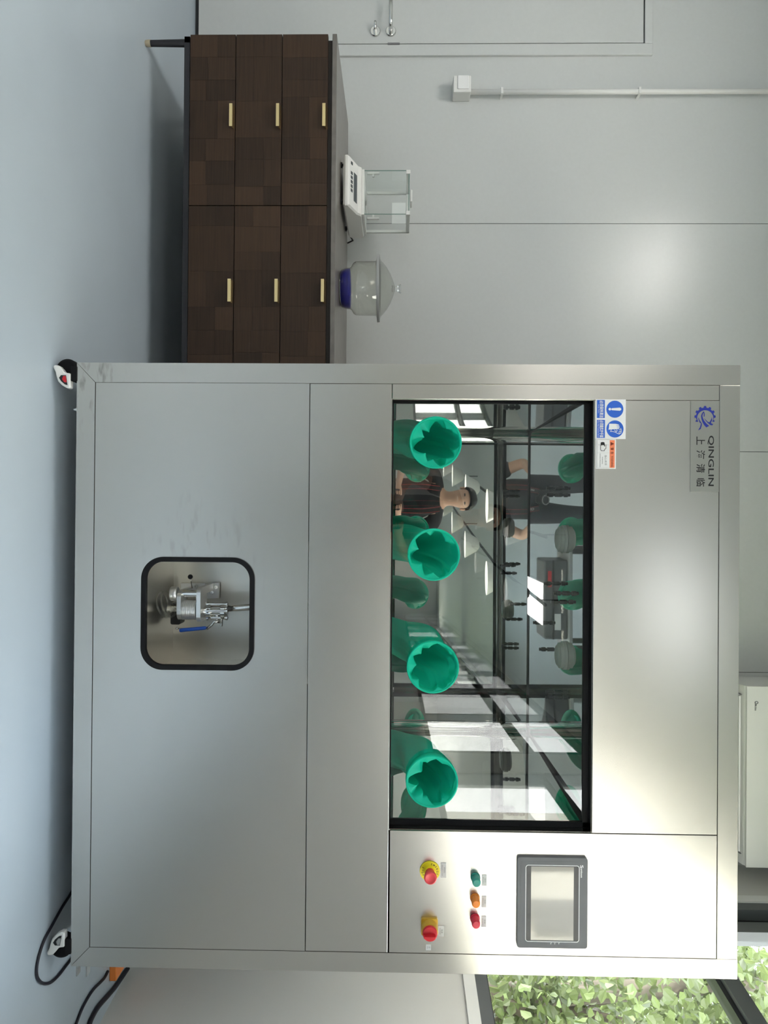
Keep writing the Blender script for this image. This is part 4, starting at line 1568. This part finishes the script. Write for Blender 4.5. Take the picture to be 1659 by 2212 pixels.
pel = jv((BX, BY, 0.94), (0.15, 0.11))
wst_ = jv((BX, BY + 0.01, 1.10), (0.135, 0.10), pel)
chs = jv((BX, BY, 1.30), (0.15, 0.11), wst_)
upc = jv((BX, BY - 0.01, 1.42), (0.10, 0.08), chs)
nck = jv((BX, BY + 0.01, 1.50), 0.050, upc)
hd0 = jv((BX, BY + 0.04, 1.585), (0.062, 0.080), nck)
hd1 = jv((BX, BY + 0.045, 1.67), (0.086, 0.100), hd0)
hd2 = jv((BX, BY + 0.04, 1.74), (0.062, 0.075), hd1)
for sd in (-1, 1):
    sh = jv((BX + sd * 0.18, BY - 0.01, 1.40), 0.058, upc)
    el = jv((BX + sd * 0.27, BY + 0.06, 1.13), 0.042, sh)
    fa_ = jv((BX + sd * 0.20, BY + 0.22, 1.07), 0.038, el)
    wr2 = jv((BX + sd * 0.095, BY + 0.40, 1.045), 0.026, fa_)
    pm = jv((BX + sd * 0.072, BY + 0.445, 1.045), (0.020, 0.032), wr2)
    for k, (dz, ln) in enumerate(((0.026, 0.9), (0.009, 1.0), (-0.009, 0.95), (-0.026, 0.78))):
        f1 = jv((BX + sd * 0.070, BY + 0.478, 1.045 + dz), 0.0095, pm)
        f2 = jv((BX + sd * (0.070 - 0.016 * ln), BY + 0.482 + 0.004 * ln, 1.045 + dz), 0.0085, f1)
        f3 = jv((BX + sd * (0.070 - 0.036 * ln), BY + 0.484, 1.045 + dz), 0.0075, f2)
    t1 = jv((BX + sd * 0.055, BY + 0.455, 1.072), 0.0105, pm)
    t2 = jv((BX + sd * 0.030, BY + 0.462, 1.070), 0.0085, t1)
for sd in (-1, 1):
    hp = jv((BX + sd * 0.095, BY, 0.88), 0.092, pel)
    kn = jv((BX + sd * 0.11, BY + 0.015, 0.50), 0.058, hp)
    an = jv((BX + sd * 0.115, BY - 0.01, 0.09), 0.040, kn)
    ft = jv((BX + sd * 0.13, BY + 0.13, 0.045), 0.038, an)
bodym = skin_mesh('body', V, E_, Rr, M['skin'])
# nose, lips, ears
bodym.sphere((BX, BY + 0.140, 1.655), 0.016, (0.8, 1, 1.3), 2)
bodym.sphere((BX, BY + 0.128, 1.612), 0.020, (1.2, 0.5, 0.45), 2)
for sd in (-1, 1):
    bodym.sphere((BX + sd * 0.080, BY + 0.04, 1.66), 0.024, (0.4, 0.8, 1.2), 2)
bodym.build('body', M['skin'], per)
eyes = MB()
for sd in (-1, 1):
    eyes.sphere((BX + sd * 0.031, BY + 0.126, 1.675), 0.0095, (1.3, 0.6, 0.7), 2)
eyes.build('eyes', M['ink'], per)
hair = MB()
bm = bmesh.new()
bmesh.ops.create_icosphere(bm, subdivisions=4, radius=0.098)
for v in list(bm.verts):
    q = v.co.copy()
    if q.z < -0.01 + 0.5 * q.y and q.y > -0.045:
        bm.verts.remove(v)
        continue
for v in bm.verts:
    v.co = Vector((v.co.x * 0.90, v.co.y * 1.08, v.co.z * 1.05 + 0.003 * math.sin(60 * v.co.x))) + Vector((BX, BY + 0.035, 1.70))
hair.addbm(bm, True)
hair.build('hair', M['hair'], per)
V = []; E_ = []; Rr = []
a0 = jv((BX, BY, 0.90), (0.172, 0.130)); a1 = jv((BX, BY + 0.01, 1.10), (0.160, 0.122), a0); a2 = jv((BX, BY, 1.30), (0.170, 0.130), a1); a3 = jv((BX, BY - 0.01, 1.425), (0.112, 0.092), a2)
jv((BX, BY, 1.490), 0.066, a3)
for sd in (-1, 1):
    s0 = jv((BX + sd * 0.18, BY - 0.01, 1.40), 0.076, a3)
    jv((BX + sd * 0.235, BY + 0.03, 1.235), 0.066, s0)
skin_mesh('shirt', V, E_, Rr, M['shirt']).build('shirt', M['shirt'], per)
V = []; E_ = []; Rr = []
b0 = jv((BX, BY, 0.95), (0.162, 0.120))
for sd in (-1, 1):
    h_ = jv((BX + sd * 0.095, BY, 0.86), 0.104, b0); k_ = jv((BX + sd * 0.11, BY + 0.015, 0.50), 0.074, h_); jv((BX + sd * 0.115, BY - 0.01, 0.10), 0.058, k_)
skin_mesh('trousers', V, E_, Rr, M['jeans']).build('trousers', M['jeans'], per)
for sd in (-1, 1):
    b = MB()
    b.loft([((BX + sd * 0.118, BY - 0.06, 0.045), 0.035), ((BX + sd * 0.122, BY + 0.02, 0.045), 0.044), ((BX + sd * 0.130, BY + 0.12, 0.040), 0.040), ((BX + sd * 0.134, BY + 0.19, 0.030), 0.022)], 18)
    b.build('shoe', M['ink'], per)
slr = thing('slr_camera', 'black camera hanging on a red edged strap at the belly of the mirrored person', 'camera', (BX, -0.28, 0.70))
b = MB()
b.prism(rrect(BX - 0.072, BX + 0.072, 0.70, 0.795, 0.012, 5), 'y', -0.345, -0.285)
b.prism([(BX - 0.032, 0.79), (BX + 0.032, 0.79), (BX + 0.020, 0.820), (BX - 0.020, 0.820)], 'y', -0.345, -0.290)
b.build('camera_body', M['black'], slr)
b = MB()
b.loft([((BX, -0.286, 0.745), 0.036), ((BX, -0.235, 0.745), 0.037), ((BX, -0.232, 0.745), 0.032), ((BX, -0.238, 0.745), 0.026)], 32)
b.build('lens', M['hmid'], slr)
b = MB()
for r_ in (0.0345, 0.030):
    b.tube([(BX + r_ * math.cos(2 * PI * k / 40), -0.2325, 0.745 + r_ * math.sin(2 * PI * k / 40)) for k in range(40)], 0.0008, 6, True)
b.build('lens_ring', M['paper'], slr)
for sd in (-1, 1):
    xs = [BX + sd * q for q in (0.062, 0.080, 0.090, 0.075)]
    pth = [(xs[0], -0.305, 0.79), (xs[1], -0.345, 0.95), (xs[2], -0.352, 1.25), (xs[3], -0.385, 1.44)]
    pp = smooth(pth, 8)
    st = MB(); ed = MB()
    for q0, q1 in zip(pp[:-1], pp[1:]):
        st.hexa([(q0.x - 0.018, q0.y, q0.z), (q1.x - 0.018, q1.y, q1.z), (q0.x - 0.018, q0.y + 0.002, q0.z), (q1.x - 0.018, q1.y + 0.002, q1.z),
                 (q0.x + 0.018, q0.y, q0.z), (q1.x + 0.018, q1.y, q1.z), (q0.x + 0.018, q0.y + 0.002, q0.z), (q1.x + 0.018, q1.y + 0.002, q1.z)])
    so = st.build('neck_strap', M['black'], slr)
    for e_ in (-0.016, 0.016):
        ed = MB(); ed.tube([(q.x + e_, q.y + 0.0025, q.z) for q in pp], 0.0010, 6)
        ed.build('red_edging', M['redtag'], so)
    vs_, fs_ = text_mesh('Canon' if sd < 0 else 'EOS 6D', True)
    wd_ = max(v.x for v in vs_)
    tx_ = MB()
    # runs down the strap
    out = []
    for v in vs_:
        zz = 0.95 - (v.x / wd_) * 0.115
        out.append((BX + sd * (0.080 - (0.95 - zz) * 0.11) - 0.008 + v.y * 0.024, -0.3425 + (0.95 - zz) * 0.206 + 0.004, zz))
    tx_.add(out, fs_)
    tx_.build('strap_lettering', M['paper'], so)
ph = MB()
ph.prism(rrect(-0.076, 0.076, H - 0.060, H + 0.016, 0.010, 6), 'y', -0.020, -0.012)
pho = tag(ph.build('phone', M['black']), 'black phone held sideways by the mirrored person', 'phone')
b = MB()
b.loft([((0, -0.012, H), 0.009), ((0, -0.0095, H), 0.009)], 20)
b.build('phone_lens', M['hmid'], pho)

# case on a bench behind the photographer, seen only in the mirror
bn = thing('low_bench', 'grey low bench behind the photographer under the dark case', 'bench', (0.75, -0.75, 0))
b = MB(); b.box(0.35, 1.15, -1.0, -0.5, 0.42, 0.45, 0.004); b.build('bench_top', M['grey'], bn)
for x in (0.39, 1.11):
    for y in (-0.96, -0.54):
        b = MB(); b.box(x - 0.018, x + 0.018, y - 0.018, y + 0.018, 0, 0.42); b.build('leg', M['iron'], bn)
cs = thing('equipment_case', 'dark grey equipment case with a red tag, mirrored in the chamber top', 'case', (0.75, -0.72, 0.45))
b = MB(); b.box(0.46, 1.05, -0.92, -0.56, 0.45, 0.68, 0.015); b.build('case_body', M['hmi'], cs)
b = MB(); b.box(0.46, 1.05, -0.565, -0.553, 0.585, 0.60); b.build('case_seam', M['black'], cs)
b = MB(); b.box(0.54, 0.66, -0.561, -0.557, 0.61, 0.645); b.build('red_tag', M['redtag'], cs)
b = MB(); b.box(0.86, 0.98, -0.561, -0.557, 0.52, 0.58); b.build('white_tag', M['paper'], cs)

# ------------------------------------------------------------------ trees outside
def tree(x, y, h, r, seed, n_, label, zc=None, lsz=1.0):
    rnd_ = random.Random(seed)
    t_ = thing('tree', label, 'tree', (x, y, -0.3), 'trees outside the window')
    tb = MB()
    tb.tube([(x, y, -0.3), (x + 0.05, y, h * 0.3), (x - 0.05, y + 0.1, h * 0.7)], [0.14, 0.11, 0.05], 10)
    clumps = []
    zc = zc or h * 0.47
    for k in range(34):
        d = Vector((rnd_.gauss(0, 1), rnd_.gauss(0, 1), rnd_.gauss(0, 1))).normalized()
        rr = r * rnd_.uniform(0.3, 0.9)
        clumps.append((Vector((x + d.x * rr, y + d.y * rr, zc + d.z * rr / r * h * 0.46)), r * rnd_.uniform(0.26, 0.46)))
    for (c_, cr_) in clumps[:10]:
        tb.tube([(x, y, h * rnd_.uniform(0.2, 0.5)), c_.lerp(Vector((x, y, h * 0.4)), 0.4), c_], [0.05, 0.03, 0.01], 6)
    tb.build('trunk', M['bark'], t_)
    fo = MB()
    for k in range(n_):
        c_, cr_ = rnd_.choice(clumps)
        d = Vector((rnd_.gauss(0, 1), rnd_.gauss(0, 1), rnd_.gauss(0, 1))).normalized() * cr_ * rnd_.random() ** 0.4
        p_ = c_ + d
        L = rnd_.uniform(0.06, 0.12) * lsz
        a_ = Vector((rnd_.gauss(0, 1), rnd_.gauss(0, 1), rnd_.gauss(-0.5, 0.7))).normalized()
        b_ = a_.cross(Vector((rnd_.gauss(0, 1), rnd_.gauss(0, 1), rnd_.gauss(0, 1)))).normalized()
        nn = a_.cross(b_) * 0.12
        w_ = L * rnd_.uniform(0.28, 0.42)
        fo.add([p_, p_ + a_ * L * 0.35 + b_ * w_ + nn * L, p_ + a_ * L * 0.75 + b_ * w_ * 0.7 + nn * L, p_ + a_ * L, p_ + a_ * L * 0.75 - b_ * w_ * 0.7 + nn * L, p_ + a_ * L * 0.35 - b_ * w_ + nn * L],
               [(0, 1, 2, 3), (0, 3, 4, 5)], False, rnd_.random())
    fo.build('foliage', M['leaf'], t_)


tree(4.0, 6.3, 6.2, 1.5, 1, 8000, 'leafy green tree outside, nearest to the window pane')
tree(6.4, 10.0, 7.8, 1.9, 2, 6500, 'green tree outside, standing behind the nearest one', None, 1.4)
tree(9.8, 14.4, 10.5, 2.4, 3, 6000, 'tall green tree outside, farthest to the right', None, 1.9)
tree(4.6, 14.6, 10.0, 1.9, 4, 6000, 'tall green tree outside, far back beside the window jamb', None, 1.9)

# pale building added out of view, to dim the sky mirrored in the steel
bu = thing('building', 'cream building added out of view across the lawn to dim the sky mirrored in the bright steel control panel', 'building', (13.0, -8.0, -0.3))
b = MB(); b.box(10.5, 15.5, -22.0, 3.5, -0.3, 11.0); b.build('facade', M['facade'], bu)
for zf in (1.2, 4.6, 8.0):
    for k in range(6):
        yb = -20.0 + 4.0 * k
        b = MB(); b.box(10.42, 10.55, yb, yb + 1.7, zf, zf + 1.7); wo = b.build('window_frame', M['frame'], bu)
        b = MB(); b.box(10.40, 10.43, yb + 0.08, yb + 1.62, zf + 0.08, zf + 1.62); b.build('window_pane', M['lcd'], wo)
